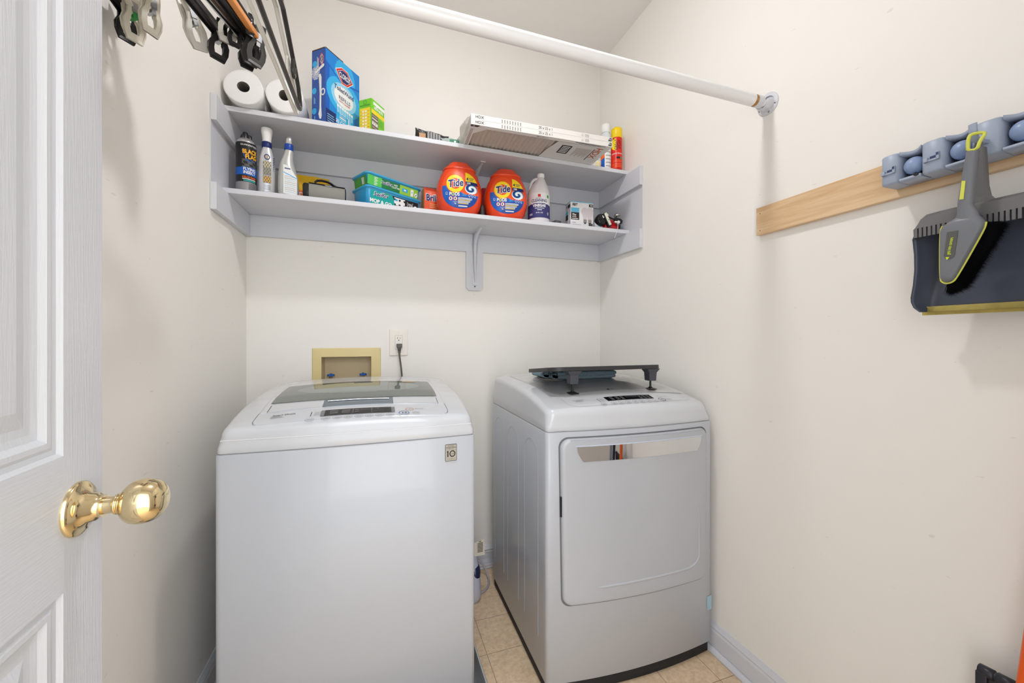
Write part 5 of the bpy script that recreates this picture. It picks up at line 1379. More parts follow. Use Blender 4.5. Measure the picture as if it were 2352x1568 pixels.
# small gear at the right end
t = thing('bicycle_headlamp', 'black and white strap-on headlamp right of the light bulb carton', 'lamp', (1.0905, 1.752, Z), 0)
T = Matrix.Translation((0, 0, .044)) @ Matrix.Rotation(radians(-28), 4, 'Y') @ Matrix.Rotation(radians(72), 4, 'X')
b = MB(); b.lathe([(.010, -.03), (.024, -.026), (.030, -.012), (.031, .006), (.029, .016), (.020, .021), (.006, .022)], 32, T=Matrix.Translation((-.008, 0, .046)) @ Matrix.Rotation(radians(78), 4, 'X')); b.build('housing', M_BLKG, t)
b = MB(); b.ell((-.012, .016, .030), (.027, .020, .0285)); b.build('back_shell', mat('pale_blue_white_shell', (214, 222, 228), rough=.3), t)
b = MB(); T2 = Matrix.Translation((.016, -.020, .047)) @ Matrix.Rotation(radians(-28), 4, 'Y')
b.rbox(-.009, .008, -.006, .012, -.040, .036, .004, 3, T=T2); b.build('side_plate', M_BLACK, t)
b = MB(); b.rbox(-.004, .011, -.009, .0, -.032, .034, .003, 3, T=T2); b.rbox(.008, .018, -.006, .002, .014, .026, .003, 2, T=T2); b.build('white_plate', mat('cream_plastic', (230, 226, 210), rough=.35), t)
b = MB(); b.prism(circ(.004, -.004, .003, .003, 12), -.0095, -.0105, lambda a, c, dd: (a, dd, c), 0, T=T2); b.build('button', M_GRNP, t)
b = MB(); b.add([(-.020, -.0345, .060), (-.013, -.0345, .048), (-.010, -.0345, .050), (-.016, -.0345, .062)], [(0, 1, 2, 3)], 0); b.lathe([(.002, 0), (.0018, .001)], 10, T=Matrix.Translation((-.010, -.034, .054)) @ Matrix.Rotation(pi / 2, 4, 'X')); b.build('marking', M_WHITE, t)
t = thing('red_tail_lamp', 'glossy red plastic lamp with black base at the right end of the lower shelf', 'lamp', (1.148, 1.775, Z), 0)
b = MB(); 
rs = [[(x, y, z) for x, y in rrect(-w_, w_ * .95, -d_, d_, .012, 4)] for z, w_, d_ in ((.002, .040, .028), (.010, .046, .032), (.030, .044, .030), (.048, .032, .024), (.060, .018, .015), (.064, .010, .008))]
b.rings(rs, 0, True); b.build('lens', M_RED, t)
b = MB(); b.rbox(.018, .058, -.020, .026, .001, .016, .003, 2); b.rbox(.028, .060, -.018, .020, .016, .040, .006, 3); b.build('base', M_BLACK, t)
t = thing('handlebar_mount', 'black and white clamp with round chrome bell lying across the red lamp', 'mount', (1.158, 1.728, Z + .050), 0)
b = MB(); T3 = Matrix.Rotation(radians(14), 4, 'Y')
b.rbox(-.010, .030, -.008, .008, -.008, .012, .003, 3, T=T3); b.rbox(-.060, -.008, -.005, .005, -.004, .002, .002, 2, T=T3); b.rbox(.018, .036, -.009, .009, -.010, .008, .003, 3, T=T3); b.build('clamp', M_BLACK, t)
b = MB(); b.rings([[(x, .012 * cos(a) * s_ , -.010 + .010 * sin(a) * s_) for a in [2 * pi * k / 20 for k in range(20)]] for x, s_ in ((.030, 1), (.052, .9), (.054, .7))], 0, True, T=Matrix.Scale(.62, 4)); b.rbox(-.014, .012, -.014, -.006, -.018, -.010, .002, 2); b.lathe([(.004, 0), (.008, .002), (.008, .010), (.005, .013)], 20, T=Matrix.Translation((.004, -.010, -.016)) @ Matrix.Rotation(pi / 2, 4, 'X')); b.build('white_bracket', M_WHITE, t)
b = MB(); b.lathe([(.0170, -.002), (.0172, .001), (.0150, .006), (.0090, .0095), (.002, .0105)], 32, T=Matrix.Translation((.010, .004, .024)) @ Matrix.Rotation(radians(-10), 4, 'Y')); b.lathe([(.004, -.016), (.004, 0), (.0165, -.0015)], 20, T=Matrix.Translation((.010, .004, .024)), cap1=False); b.build('bell', mat('satin_chrome', (196, 190, 182), rough=.18, metal=1), t)
b = MB(); b.tube(smooth([(.0, -.016, -.016), (-.002, -.022, -.030), (-.004, -.021, -.055), (-.012, -.018, -.080), (-.018, -.016, -.098)]), .0014, 6); b.build('cord', mat('white_cord', (220, 220, 222), rough=.5), t)

# ================================================================== hangers on the rod
M_FROST = mat('frosted_white_plastic', (226, 224, 216), rough=.42)
M_CREAM = mat('cream_white_plastic', (226, 220, 204), rough=.35)
M_HBLK = mat('hanger_black_plastic', (34, 34, 35), rough=.3)
M_HDRK = mat('hanger_dark_grey_plastic', (70, 69, 66), rough=.35)
M_HWOOD = mat('orange_tan_wood', (226, 150, 82), rough=.4, noise=.08, nscale=30, stretch=(1, 12, 1))
M_HBRN = mat('dark_brown_wood', (98, 82, 72), rough=.4, noise=.12, nscale=30, stretch=(1, 12, 1))
def frame_plate(b, outer, inner, x0, x1, tilt=0.0, mi=0, T=None):
    f = lambda L, x: [(x + tilt * (z + .01), y, z) for y, z in L]
    b.rings([f(outer, x0), f(inner, x0), f(inner, x1), f(outer, x1), f(outer, x0)], mi, False, False, False, T=T)
CO = [(-.009, .024), (-.0105, .006), (-.0115, -.012), (-.0175, -.026), (-.0175, -.040), (-.0125, -.057), (.0125, -.057), (.0175, -.040), (.0175, -.026), (.0115, -.012), (.0105, .006), (.009, .024)]
CI = [(-.005, -.014), (-.006, -.018), (-.006, -.022), (-.008, -.026), (-.008, -.036), (-.006, -.044), (.006, -.044), (.008, -.036), (.008, -.026), (.006, -.022), (.006, -.018), (.005, -.014)]
def clip(parent, y, m, sc_=1.0, tilt=0.0, green=False, swivel=-38):
    b = MB(); T = Matrix.Translation((0, y, 0)) @ Matrix.Rotation(radians(swivel), 4, 'Z') @ Matrix.Rotation(tilt, 4, 'X') @ Matrix.Scale(sc_, 4)
    frame_plate(b, CO, CI, .0035, .0065, .12, T=T); frame_plate(b, CO, CI, -.0035, -.0065, -.12, T=T)
    for s_ in (-1, 1):
        b.rings([[(s_ * .0050 + s_ * .12 * (z + .01) * 1.0 + s_ * .0022, y_, z) for y_, z in L] for L in (CO, [(a * .86, c * .93 - .001) for a, c in CO])], 0, False, False, False, T=T)
    c = b.build('clip', m, parent)
    b = MB(); b.box(-.0085, .0085, -.005, .005, -.010, .012, 0, T=T); b.box(-.0075, .0075, -.0035, .0035, -.020, -.010, 1, T=T)
    b.build('clip_spring', [M_STEEL, M_GRNP if green else M_STEEL], c)
def hook(parent, hz, m, r=.0018):
    b = MB(); pts = [(0, 0, .004), (0, 0, hz - .045)]
    for k in range(15):
        a = radians(-90 - 20) + radians(250) * k / 14
        pts.append((0, -.0215 * cos(radians(-70) + radians(250) * k / 14) * -1 * -1, hz + .0005 + .0215 * sin(radians(-70) + radians(250) * k / 14)))
    pts = [(0, 0, .004), (0, 0, hz - .046), (0, .010, hz - .032)] + [(0, .0215 * cos(t), hz + .0215 * sin(t)) for t in [radians(-50) + radians(235) * k / 14 for k in range(15)]]
    b.tube(pts, r, 8); b.build('hook', m, parent)
def clip_hanger(end, ang, L, label, bar, barm, clipm, clips=(-1, 1), sc_=1.0, tilt=0.0, green=False):
    a = radians(ang); ex, ey, ez = end
    half = L / 2
    cx_, cy_ = ex - half * sin(a), ey - half * cos(a)
    # centre must hang under the rod
    sh_ = (cy_ - RY) / cos(a); 
    t = thing('clip_hanger', label, 'hanger', (ex - (ey - RY) * math.tan(a), RY, ez), -a, 'clip hangers crowded on the left end of the rod')
    reach = (ey - RY) / cos(a); near = -(L - reach) if L > reach * 1.5 else -reach
    b = MB()
    if bar == 'flat':
        b.rbox(-.0075, .0075, near, reach, -.005, .005, .0015, 2); b.rbox(-.0105, -.0070, near, reach, -.009, .010, .001, 1); b.rbox(.0070, .0105, near, reach, -.009, .010, .001, 1)
    elif bar == 'thin':
        b.rbox(-.0015, .0015, near, reach, -.0055, .0055, .001, 2)
    elif bar == 'wood':
        b.rbox(-.0065, .0065, near, reach, -.007, .007, .002, 2)
    else:
        b.tube([(0, near, 0), (0, reach, 0)], .0060, 12)
    b.build('bar', barm, t)
    hook(t, RX - ez, M_STEEL if bar != 'flat' else M_CHROME)
    for c_ in clips: clip(t, (reach - .022) if c_ > 0 else near + .03, clipm, sc_, tilt * c_, green)
    return t
clip_hanger((-.5180, 1.096, 1.907), -3, .30, 'black bar clip hanger closest to the left wall', 'flat', M_HBLK, M_HBLK, (-1, 1), 1.1)
clip_hanger((-.4950, 1.060, 1.897), -9, .26, 'cream plastic clip hanger with green sticker near the left wall', 'round', M_CREAM, M_CREAM, (-1, 1), 1.2, .1, True)
clip_hanger((-.4560, 1.045, 1.904), -9, .24, 'cream clip hanger, second cream one from the left wall', 'round', M_CREAM, M_CREAM, (-1, 1), 1.15, 0)
clip_hanger((-.4070, 1.100, 1.941), -3, .32, 'frosted clip hanger with large clip left of the black bars', 'round', M_FROST, M_FROST, (-1, 1), 1.3, .35)
clip_hanger((-.3510, 1.120, 1.921), 12, .34, 'black wide-bar clip hanger right of the frosted one', 'flat', M_HBLK, M_HBLK, (-1, 1), 1.15, -.05)
clip_hanger((-.3310, 1.110, 1.958), 16, .30, 'frosted clip hanger squeezed between two black bars', 'round', M_FROST, M_FROST, (-1, 1), 1.1, 0)
clip_hanger((-.2960, 1.130, 1.913), 17, .34, 'thin chrome-faced flat hanger bar in the crowded bunch', 'thin', M_CHROME, M_HBLK, (-1, 1), 1.0, 0)
clip_hanger((-.3130, 1.100, 1.930), 15, .30, 'dark brown wooden clip hanger among the black bars', 'wood', M_HBRN, M_HBLK, (-1, 1), .8, 0)
clip_hanger((-.2880, 1.122, 1.927), 12, .34, 'black wide-bar clip hanger left of the orange wooden one', 'flat', M_HBLK, M_HDRK, (-1, 1), 1.15, 0)
clip_hanger((-.2720, 1.115, 1.925), 11, .32, 'orange wooden clip hanger with dark grey clips', 'wood', M_HWOOD, M_HDRK, (-1, 1), 1.2, -.1)
clip_hanger((-.2800, 1.085, 1.942), 11, .26, 'black round-bar hanger just right of the orange wooden one', 'round', M_HBLK, M_HBLK, (-1, 1), .6, 0)
def shirt_hanger(x, ang, yfar, zb, label, m, r, notch=False):
    t = thing('shirt_hanger', label, 'hanger', (x, RY, RX), -radians(ang), 'tube shirt hangers at the right of the hanger bunch')
    hf = yfar - RY; zl = zb - RX; zn = -.055
    n = []
    b = MB()
    pts = [(0, 0, zn), (0, .05, zn - .022), (0, hf - .03, zl + .055), (0, hf - .006, zl + .026), (0, hf, zl + .012), (0, hf - .006, zl + .002), (0, hf - .03, zl), (0, 0, zl), (0, -hf + .03, zl), (0, -hf + .006, zl + .002), (0, -hf, zl + .012), (0, -hf + .006, zl + .026), (0, -hf + .03, zl + .055), (0, -.05, zn - .022)]
    P2 = []
    for i in range(len(pts)):
        a, c = Vector(pts[i]), Vector(pts[(i + 1) % len(pts)])
        P2 += [a * .75 + c * .25, a * .25 + c * .75]
    b.tube(P2, r, 10, closed=True, up=(1, 0, 0)); b.build('frame', m, t)
    b = MB(); b.tube([(0, 0, zn), (0, 0, -.034), (0, .012, -.026)] + [(0, .0235 * cos(q), .0235 * sin(q)) for q in [radians(-45) + radians(230) * k / 12 for k in range(13)]], r * .8, 8); b.build('hook', m, t)
    if notch:
        for s_ in (1, -1):
            b = MB(); y0_ = s_ * .125; b.tube(smooth([(0, y0_, zn - .062), (0, y0_ + s_ * .002, zn - .082), (0, y0_ - s_ * .008, zn - .092), (0, y0_ - s_ * .018, zn - .080), (0, y0_ - s_ * .018, zn - .042)], 2), r * .8, 8); b.build('strap_hook', m, t)
    return t
shirt_hanger(-.1965, 1.0, 1.150, 1.795, 'black tube shirt hanger, rightmost on the rod', mat('gunmetal_black_tube', (44, 42, 39), rough=.25, coat=.2), .0052, True)
shirt_hanger(-.2100, 1.5, 1.172, 1.792, 'frosted white tube shirt hanger left of the black one', M_FROST, .0046, True)

# ================================================================== right wall: board, organizer, dustpan, brush
bd = MB((XR, .6, 1.592)); bd.box(1.2133, XR - .0003, .02, .984, 1.5480, 1.6400)
bd = bd.build('wall_board', M_BEECH, bevel=.001); bd.location = (XR, .6, 1.592)
wbd = thing('mounting_board', 'pale wooden board screwed to the right wall behind the tool organizer', 'board', (XR, .6, 1.592))
bd.parent = wbd; bd.location = (0, 0, 0)
for z in (.027, -.030):
    b = MB(); b.lathe([(.0016, 0), (.0012, .0006)], 12, T=Matrix.Translation((1.2132 - XR, .9705 - .6, z)) @ Matrix.Rotation(-pi / 2, 4, 'Y')); b.build('screw', M_DKGREY, wbd)
M_ORGN = mat('blue_grey_plastic', (162, 173, 192), rough=.38)
M_BALL = mat('blue_grey_ball', (142, 162, 198), rough=.3)
og = thing('tool_organizer', 'blue-grey plastic broom holder with roller balls mounted on the wooden board', 'tool holder', (1.2130, .40, 1.60))
off = (1.2130, .40, 1.60)
GX = 1.2130
b = MB(off)
b.rbox(1.190, GX, .098, .600, 1.5660, 1.6320, .003, 2)
mods = [(.606, .5705), (.532, .4915), (.4540, .4100), (.3700, .3260), (.2860, .2420), (.2000, .1560)]
def module(b, ya, yb, z0, z1, xo=1.150):
    # rounded raised block, scooped towards its neighbours
    base = [(GX - .004, ya), (GX - .004, yb), (xo + .010, yb), (xo + .003, yb + .003), (xo, yb + .008), (xo, ya - .008), (xo + .003, ya - .003), (xo + .010, ya)]
    rs = []
    for z, k in ((z0 + .004, .004), (z0 + .0015, .0015), (z0 + .004, 0), (z1 - .004, 0), (z1 - .001, .0015), (z1, .005)):
        rs.append([(x + (k if x < GX - .01 else 0), y + (-k if y > (ya + yb) / 2 else k), z) for x, y in base])
    rs[0] = [(x, y, z0) for x, y, z in rs[0]]
    b.rings(rs, 0, True)
for ya, yb in mods: module(b, ya, yb, 1.5655, 1.6360)
for (a0, a1), (c0, c1) in zip(mods, mods[1:]):
    # sill below and lintel above the pocket, dipping in the middle
    n = 12; rs = []
    for k in range(n + 1):
        y = a1 + (c0 - a1) * k / n; dip = .011 * sin(pi * k / n)
        rs.append([(1.1525, y, 1.5655), (1.1525, y, 1.5720), (GX - .004, y, 1.5730), (GX - .004, y, 1.5655)])
    b.rings(rs, 0, True)
    rs = []
    for k in range(n + 1):
        y = a1 + (c0 - a1) * k / n; dip = .013 * sin(pi * k / n)
        rs.append([(1.1535 + dip, y, 1.6270 - dip * .15), (1.1535 + dip, y, 1.6355 - dip * .2), (GX - .004, y, 1.6355), (GX - .004, y, 1.6260)])
    b.rings(rs, 0, True)
b.build('housing', M_ORGN, og)
for (a0, a1), (c0, c1) in zip(mods, mods[1:]):
    yc_ = (a1 + c0) / 2
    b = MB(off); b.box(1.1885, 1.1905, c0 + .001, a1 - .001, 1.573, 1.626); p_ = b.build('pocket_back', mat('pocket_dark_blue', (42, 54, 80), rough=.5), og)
    b = MB(off); b.ell((1.1700, yc_ - .001, 1.5985), (.0185, .0185, .0195), 0, 28, 18); b.build('roller_ball', M_BALL, og)
    b = MB(off)
    for k, (rr_, dx) in enumerate(((.0205, .0), (.0185, .004))): b.tube([(1.1745 + dx + .004 * (1 + cos(t)), yc_ - .010 + rr_ * cos(t) * .9, 1.5975 + rr_ * sin(t)) for t in [radians(-110) + radians(200) * q / 16 for q in range(17)]], .0011, 6)
    b.build('rubber_ring', M_DKGREY, og)
for i, (ya, yb) in enumerate(mods):
    yc_ = (ya + yb) / 2; b = MB(off)
    if i in (2, 4):
        # folded out hook
        b.rings([[(x, y, z) for y, z in ((yc_ - w_, z_ - t_), (yc_ + w_, z_ - t_), (yc_ + w_, z_ + t_), (yc_ - w_, z_ + t_))] for x, z_, w_, t_ in ((1.151, 1.592, .0055, .0035), (1.130, 1.590, .0055, .0035))], 0, False)
        pts = [(1.134, yc_, 1.589), (1.116, yc_ - .0015, 1.588), (1.104, yc_ - .0025, 1.592), (1.099, yc_ - .0025, 1.604), (1.098, yc_ - .0025, 1.6185)]
        b.tube(smooth(pts, 2), .0070, 10, 0, flat=.5, up=(1, 0, .3))
    else:
        b.rbox(1.1460, 1.1505, yc_ - .013, yc_ + .013, 1.5890, 1.5935, .001, 2); b.rbox(1.1440, 1.1505, yc_ - .0135, yc_ - .0085, 1.5890, 1.6050, .001, 2); b.rbox(1.1440, 1.1505, yc_ + .0055, yc_ + .0130, 1.5890, 1.5985, .001, 2)
    h_ = b.build('hook', M_ORGN, og)
    if i not in (2, 4):
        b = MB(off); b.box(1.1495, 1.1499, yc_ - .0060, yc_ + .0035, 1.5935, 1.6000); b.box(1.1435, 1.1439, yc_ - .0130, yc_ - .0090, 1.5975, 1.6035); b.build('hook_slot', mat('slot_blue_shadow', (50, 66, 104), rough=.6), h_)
b = MB(off); b.prism(circ(.5395, 1.5720, .0042, .0042, 16), 1.1560, 1.1490, lambda a, c, d: (d, a, c), 0); b.build('screw_cover', mat('screw_dark', (26, 30, 40), rough=.4), og)
HOOKY = (.4540 + .4100) / 2; 

# dustpan : built in the plane of the wall, outline surveyed, a runs along +Y, z up, thickness along X
PX = 1.135
def Q(px_, py_, X=PX): p = P(px_, py_, X=X); return (p.y, p.z)
off = (1.150, .43, 1.36)
pn = thing('dustpan', 'slate-grey dustpan with grimy yellow lip hanging on the organizer hook', 'dustpan', off)
M_PAN = mat('slate_blue_plastic', (74, 80, 94), rough=.33, noise=.05, nscale=8)
M_PANT = mat('warm_grey_plastic', (112, 111, 112), rough=.42)
YC_ = .4270; HWD = .107
def mir(pts): return [(2 * YC_ - y, z) for y, z in pts]
left = [Q(2102, 551), Q(2105, 585), Q(2105, 621), Q(2101, 655), Q(2095, 684), Q(2095, 695), Q(2100, 707), Q(2113, 717)]
left = [(y, z) for y, z in left]
lipz0 = Q(2118, 724, 1.163)[1]; lipz1 = Q(2130, 704, 1.163)[1]
# pan tray: back sheet + left/right raised walls
def xpan(z): return 1.158 - .010 * (z - 1.25) / .2
Lw = left
inner = [Q(2150, 545), Q(2148, 575), Q(2140, 610), Q(2131, 645), Q(2124, 675), Q(2120, 690), Q(2117, 703), Q(2116, 715)]
b = MB(off)
Rw = mir(Lw); Ri = mir(inner)
Lw = [(Lw[0][0] - .018, 1.462), (Lw[0][0] - .010, 1.445)] + Lw; inner = [(inner[0][0] - .004, 1.462), (inner[0][0] - .002, 1.445)] + inner; Rw = mir(Lw); Ri = mir(inner)
n = len(Lw)
rs = []
for i in range(n):
    z = Lw[i][1]; zi = inner[i][1]
    o_ = [(1.122 + .012 * (i / n), Lw[i][0], z), (1.136, Lw[i][0] - .004, z), (1.168, inner[i][0] + .004, zi), (1.170, inner[i][0] - .01, zi), (1.172, YC_, zi), (1.170, Ri[i][0] + .01, zi), (1.168, Ri[i][0] - .004, zi), (1.136, Rw[i][0] + .004, z), (1.122 + .012 * (i / n), Rw[i][0], z)]
    bk = [(x + .0025, y, z_) for x, y, z_ in o_]
    rs.append(o_ + bk[::-1])
b.rings(rs, 0, True); b.build('tray', M_PAN, pn)
# top cap with comb teeth
b = MB(off)
capo = [Q(2108, 550), Q(2110, 530), Q(2120, 506), Q(2135, 494), Q(2165, 486), Q(2194, 479)]
capx = [1.118, 1.118, 1.120, 1.124, 1.130, 1.132]
zt_ = [z for y, z in capo]
capL = [(y, z) for y, z in capo]
capi = [Q(2113, 541), Q(2128, 532), Q(2140, 526), Q(2152, 522), Q(2172, 516), Q(2200, 508)]
full_o = capL + [(2 * YC_ - y, z) for y, z in capL[::-1]]
slope = 0.0
lowz = Q(2108, 549)[1]
nn_ = len(full_o)
rs = []
def cz(y): return 0
ot = [(1.124, y, z) for y, z in full_o]
mid = [(1.118, YC_ + (y - YC_) * .985, z - .006) for y, z in full_o]
teeth_top = lowz + .0190
md2 = [(1.1165, YC_ + (y - YC_) * .99, max(teeth_top, min(z - .006, teeth_top + .001))) for y, z in full_o]
bkt = [(1.166, YC_ + (y - YC_) * .90, z) for y, z in full_o]
for i in range(1): pass
b.rings([bkt, ot, mid], 0, True, False, False, closed=False); b.rings([mid, md2, [(x + .0025, y, z) for x, y, z in md2]], 0, False, False, False, closed=False)
# teeth between slots
y0_, y1_ = full_o[0][0], full_o[-1][0]
y0t = full_o[1][0] - .001; y1t = full_o[-2][0] + .001
k = 0; N = 27
for k in range(N):
    ya = y0t + (y1t - y0t) * (k + .05) / N; yb = y0t + (y1t - y0t) * (k + .70) / N
    b.box(1.1163, 1.1190, min(ya, yb), max(ya, yb), lowz, teeth_top + .0015)
b.build('comb_hood', M_PANT, pn)
b = MB(off)
hy = .4300
hp = [(1.126, hy + .022, full_o[5][1] - .012), (1.126, hy - .026, full_o[5][1] - .012), (1.126, hy - .012, full_o[5][1] + .010), (1.124, hy - .0095, full_o[5][1] + .03), (1.118, hy - .0085, 1.5745), (1.118, hy + .0085, 1.5745), (1.124, hy + .0095, full_o[5][1] + .03), (1.126, hy + .012, full_o[5][1] + .010)]
b.rings([hp, [(x - .004, YH + (y - YH) * .8, z) for x, y, z in hp for YH in (hy,)], [(x + .004, y, z) for x, y, z in hp]][::-1][:0] or [[(x + .010, y, z) for x, y, z in hp], hp, [(x - .003, hy + (y - hy) * .78, z) for x, y, z in hp]], 0, False)
b.build('handle', M_PANT, pn)
b = MB(off)
ly0 = Q(2118, 724, 1.163)[0]
lp = [(ly0, lipz0), (2 * YC_ - ly0, lipz0), (2 * YC_ - ly0, lipz1), (ly0 - .008, lipz1), (ly0 - .003, lipz1 - .003), (ly0, lipz1 - .008)]
b.prism(lp, 1.1630, 1.1700, lambda a, c, d: (d, a, c), 0)
m = mat('grimy_yellow_rubber', (198, 178, 96), rough=.6, noise=.35, nscale=45); b.build('rubber_lip', m, pn)
hk = MB(off); hk.tube([(1.118, hy + .0055 * cos(t) , 1.5760 + .010 * sin(t)) for t in [2 * pi * q / 20 for q in range(20)]], .0020, 8, closed=True); hk.build('hanging_eye', M_PANT, pn)

# brush
BX = 1.086
off = (BX, .45, 1.42)
br = thing('hand_brush', 'grey hand brush with yellow edging and black bristles hanging in front of the dustpan', 'brush', off)
M_BRG = mat('cool_grey_plastic', (118, 121, 127), rough=.38)
M_LIME = mat('yellow_green_rubber', (214, 218, 92), rough=.45)
hd_ = [Q(a, c, BX) for a, c in ((2196, 497), (2180, 506), (2163, 519), (2158, 530), (2157, 580), (2157.6, 642), (2163, 648.5), (2173, 651), (2186, 647.5), (2194.5, 639), (2229, 579.5), (2260.5, 523), (2263.5, 509), (2257, 501), (2246, 490))]
cy0 = sum(p[0] for p in hd_) / len(hd_); cz0 = sum(p[1] for p in hd_) / len(hd_)
def scl(L, k): return [(cy0 + (y - cy0) * k, cz0 + (z - cz0) * k) for y, z in L]
b = MB(off); 
b.rings([[(x, y, z) for y, z in scl(hd_, k)] for x, k in ((BX + .014, .94), (BX + .014, .975), (BX + .003, .975), (BX - .002, .94), (BX - .0055, .86), (BX - .0068, .78), (BX - .0070, .4))], 0, True); b.build('head', M_BRG, br)
b = MB(off); e_ = [(BX + .003, y, z) for y, z in scl(hd_, 1.0)[2:13]]
b.tube(smooth(e_, 2), .0017, 8); b.build('edging', M_LIME, br)
hl_ = [Q(2188, 512, BX), Q(2196, 492, BX), Q(2197, 468, BX), Q(2207, 406, BX), Q(2217.5, 349, BX)]; hr_ = [Q(2253, 508, BX), Q(2245, 486, BX), Q(2234, 468, BX), Q(2241, 406, BX), Q(2247, 345, BX)]
b = MB(off); rs = []
for (ly, lz), (ry, rz_) in zip(hl_, hr_):
    cy_, cz_ = (ly + ry) / 2, (lz + rz_) / 2; w_ = (ly - ry) / 2
    rs.append([(BX + .004 + .009 * sin(a), cy_ + w_ * cos(a), lz + (rz_ - lz) * (1 - cos(a)) / 2) for a in [2 * pi * k / 24 for k in range(24)]])
b.rings(rs, 0, True); 
b.build('handle', M_BRG, br)
b = MB(off); st = [Q(2213, 416, BX), Q(2221.5, 416, BX), Q(2217, 458, BX), Q(2207.5, 459, BX)]
def strip(P4, x): return [(x, y, z) for y, z in P4]
c4 = [(a, c) for a, c in st]
b.rings([strip(c4, BX + .001), strip(c4, BX - .0062)], 0, False); b.build('grip_inlay', M_LIME, br)
lo_c = [Q(2222, 346, BX), Q(2243, 343, BX), Q(2250, 322, BX), Q(2255.5, 305, BX), Q(2249, 301, BX), Q(2228, 308, BX), Q(2223, 318, BX), Q(2222, 333, BX)]
b = MB(off); loop = [(BX + .002 + (.010 if i in (3, 4) else 0), y, z) for i, (y, z) in enumerate(lo_c)]
P2 = []
for i in range(len(loop)):
    a, c = Vector(loop[i]), Vector(loop[(i + 1) % len(loop)]); P2 += [a * .75 + c * .25, a * .25 + c * .75]
b.tube(P2, .0030, 8, closed=True, up=(1, 0, 0)); b.build('hanging_loop', M_LIME, br)
b = MB(off); BB = lambda y, z: (BX - .0078, y, z)
pl_ = [Q(2180.5, 534, BX), Q(2206, 529.5, BX), Q(2198, 586, BX), Q(2194, 592, BX), Q(2185, 596, BX), Q(2176, 594, BX), Q(2173, 588, BX)]
b.rings([[(BX - .0030, y, z) for y, z in pl_], [(BX - .0080, y, z) for y, z in pl_]], 0, False)
c0 = Q(2191, 550, BX); c1 = Q(2183, 586, BX)
ax = Vector((c0[0] - c1[0], c0[1] - c1[1])); ln = ax.length; ax.normalize(); pr_ = Vector((ax.y, -ax.x))
mc = Vector(((c0[0] + c1[0]) / 2, (c0[1] + c1[1]) / 2))
# reads upwards, seen from -X where +Y points left
b.text('gets into corners', 0, 0, .0078, lambda u, v: (BX - .0086, (mc + ax * (u + .002) - pr_ * v * -1).x if False else (mc + ax * (u + .002) + pr_ * (-v) * -1).x, (mc + ax * (u + .002) + pr_ * v).y), 1, bold=.015, wide=.62)
tip = mc - ax * .0225
b.add([(BX - .0086, tip.x - .0 - ax.x * .003, tip.y - ax.y * .003), (BX - .0086, (tip + ax * .003 + pr_ * .003).x, (tip + ax * .003 + pr_ * .003).y), (BX - .0086, (tip + ax * .003 - pr_ * .003).x, (tip + ax * .003 - pr_ * .003).y)], [(0, 1, 2)], 1)
b.build('name_plate', [mat('plate_grey', (92, 92, 90), rough=.35), mat('lime_print_bright', (206, 222, 40), rough=.4)], br)
# bristles
random.seed(11)
b = MB(off)
edge = [hd_[12], hd_[11], hd_[10], hd_[9], hd_[8], hd_[7]]
tipp = [Q(a, c, BX + .020) for a, c in ((2324, 512), (2303, 551), (2272, 598), (2250, 634), (2226, 664), (2184, 682))]
segs = 5; 
def lerp(L, t):
    t *= len(L) - 1; i = min(len(L) - 2, int(t)); f = t - i
    return Vector(L[i]) * (1 - f) + Vector(L[i + 1]) * f
for i in range(5200):
    t = random.random(); p0 = lerp(edge, t); p1 = lerp(tipp, min(1, max(0, t + random.gauss(0, .018))))
    # tufts
    tt = (round(t * 26) / 26); p1 = p1 * .75 + lerp(tipp, tt) * .25
    ln_ = .84 + .20 * random.random() + (.25 if random.random() < .012 else 0)
    x0_ = BX + .004 + random.random() * .012; x1_ = BX - .003 + random.random() * .034
    q = p0 + (p1 - p0) * ln_ + Vector((random.gauss(0, .0022), random.gauss(0, .0022)))
    d = (q - p0).normalized(); nv = Vector((-d.y, d.x)) * .00038
    st_ = p0 - (p1 - p0) * .15
    b.add([(x0_, st_.x + nv.x, st_.y + nv.y), (x0_, st_.x - nv.x, st_.y - nv.y), (x1_, q.x, q.y)], [(0, 1, 2)], 0)
    b.add([(x0_ - .0004, st_.x, st_.y), (x0_ + .0004, st_.x, st_.y), (x1_, q.x, q.y)], [(0, 1, 2)], 0)
# dense core
rs = []
for t in [k / 14 for k in range(15)]:
    p0 = lerp(edge, t); p1 = lerp(tipp, t); q = p0 + (p1 - p0) * .66; s0 = p0 - (p1 - p0) * .12
    rs.append([(BX + .006, s0.x, s0.y), (BX + .007, q.x, q.y), (BX + .026, q.x, q.y), (BX + .013, s0.x, s0.y)])
b.rings(rs, 0, False)
bo = b.build('bristles', mat('black_bristles', (10, 10, 14), rough=.8, spec=.1), br); bo['kind'] = 'stuff'

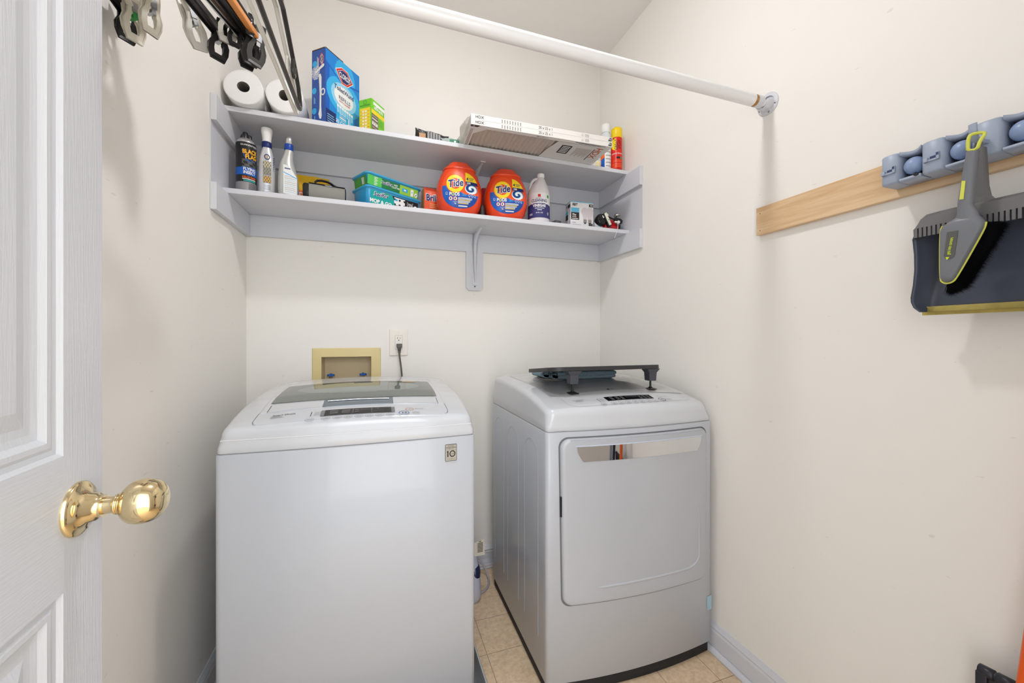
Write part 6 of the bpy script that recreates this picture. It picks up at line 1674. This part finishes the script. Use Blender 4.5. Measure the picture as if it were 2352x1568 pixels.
# ------------------------------------------------------------------ lower right: black frame and orange pole leaning on the wall
t = thing('folded_trolley', 'black ribbed plastic bar of a folded trolley leaning low on the right wall', 'trolley', (1.185, .40, 0))
off = (1.185, .40, 0)
p0 = P(2249, 1534, X=1.175); p1 = P(2340, 1581, X=1.175)
b = MB(off)
d = (p1 - p0); d.normalize()
for k in range(9):
    a = p0 + d * (.0 + .0255 * k); c = p0 + d * (.0225 + .0255 * k)
    b.tube([a, a + d * .001, c - d * .001, c], [.0095, .0108, .0108, .0095], 16, 0)
b.tube([p0 + d * .002, p0 + d * .23], .0088, 12)
b.build('grip_bar', mat('navy_black_plastic', (38, 40, 48), rough=.35), t)
b = MB(off)
for k in (.006, .215):
    q = p0 + d * k; b.rbox(q.x - .010, q.x + .010, q.y - .009, q.y + .009, .002, q.z - .002, .003, 2)
b.build('upright', mat('navy_black_plastic', (38, 40, 48), rough=.35), t)
b = MB(off); q0, q1 = p0 + d * .002, p0 + d * .222
b.add([(q.x + o_, q.y, z_) for q in (q0, q1) for o_, z_ in ((-.005, q.z), (.007, q.z), (.007, .30), (-.005, .30))], [(0, 1, 2, 3), (4, 7, 6, 5), (0, 4, 5, 1), (1, 5, 6, 2), (2, 6, 7, 3), (3, 7, 4, 0)], 0); b.build('side_panel', mat('navy_black_plastic', (38, 40, 48), rough=.35), t)
b = MB(off); q0, q1 = p0 + d * .006, p0 + d * .215
for z in (.09, .28): b.rbox(q0.x - .006, q0.x + .006, q1.y, q0.y, z - .010, z + .010, .003, 2)
b.build('cross_bar', M_BLACK, t)
t = thing('orange_pole', 'bright orange pole leaning on the right wall, its edge at the right border', 'pole', (1.15, .36, 0))
a = P(2352 + 19, 1495, X=1.1545); c = P(2345 + 15, 1568, X=1.150)
dd_ = (a - c).normalized()
bot = c - dd_ * (c.z / dd_.z); topp = c + dd_ * ((1.19 - c.z) / dd_.z)
b = MB((1.15, .36, 0)); b.tube([bot + Vector((0, 0, .006)), topp], .0125, 20); b.build('shaft', mat('bright_orange_lacquer', (232, 92, 24), rough=.35), t)
b = MB((1.15, .36, 0)); b.tube([bot + Vector((0, 0, .001)), bot + Vector((0, 0, .03))], .0145, 16); b.build('foot', M_BLACK, t)

for yy_, label_, nm_, c_, r_ in ((.262, 'dark navy broom pole leaning on the right wall beside the orange pole', 'dark_navy_lacquer', (34, 40, 58), .013), (.190, 'pale grey pole leaning on the right wall nearest the doorway', 'pale_grey_lacquer', (150, 156, 170), .012)):
    t = thing('broom_pole', label_, 'pole', (1.15, yy_, 0))
    b = MB((1.15, yy_, 0)); b.tube([(1.10, yy_, .006), (1.196, yy_, 1.50)], r_, 18); b.build('shaft', mat(nm_, c_, rough=.35), t)
    b = MB((1.15, yy_, 0)); b.tube([(1.10, yy_, .001), (1.102, yy_, .035)], r_ + .002, 16); b.build('foot', M_BLACK, t)
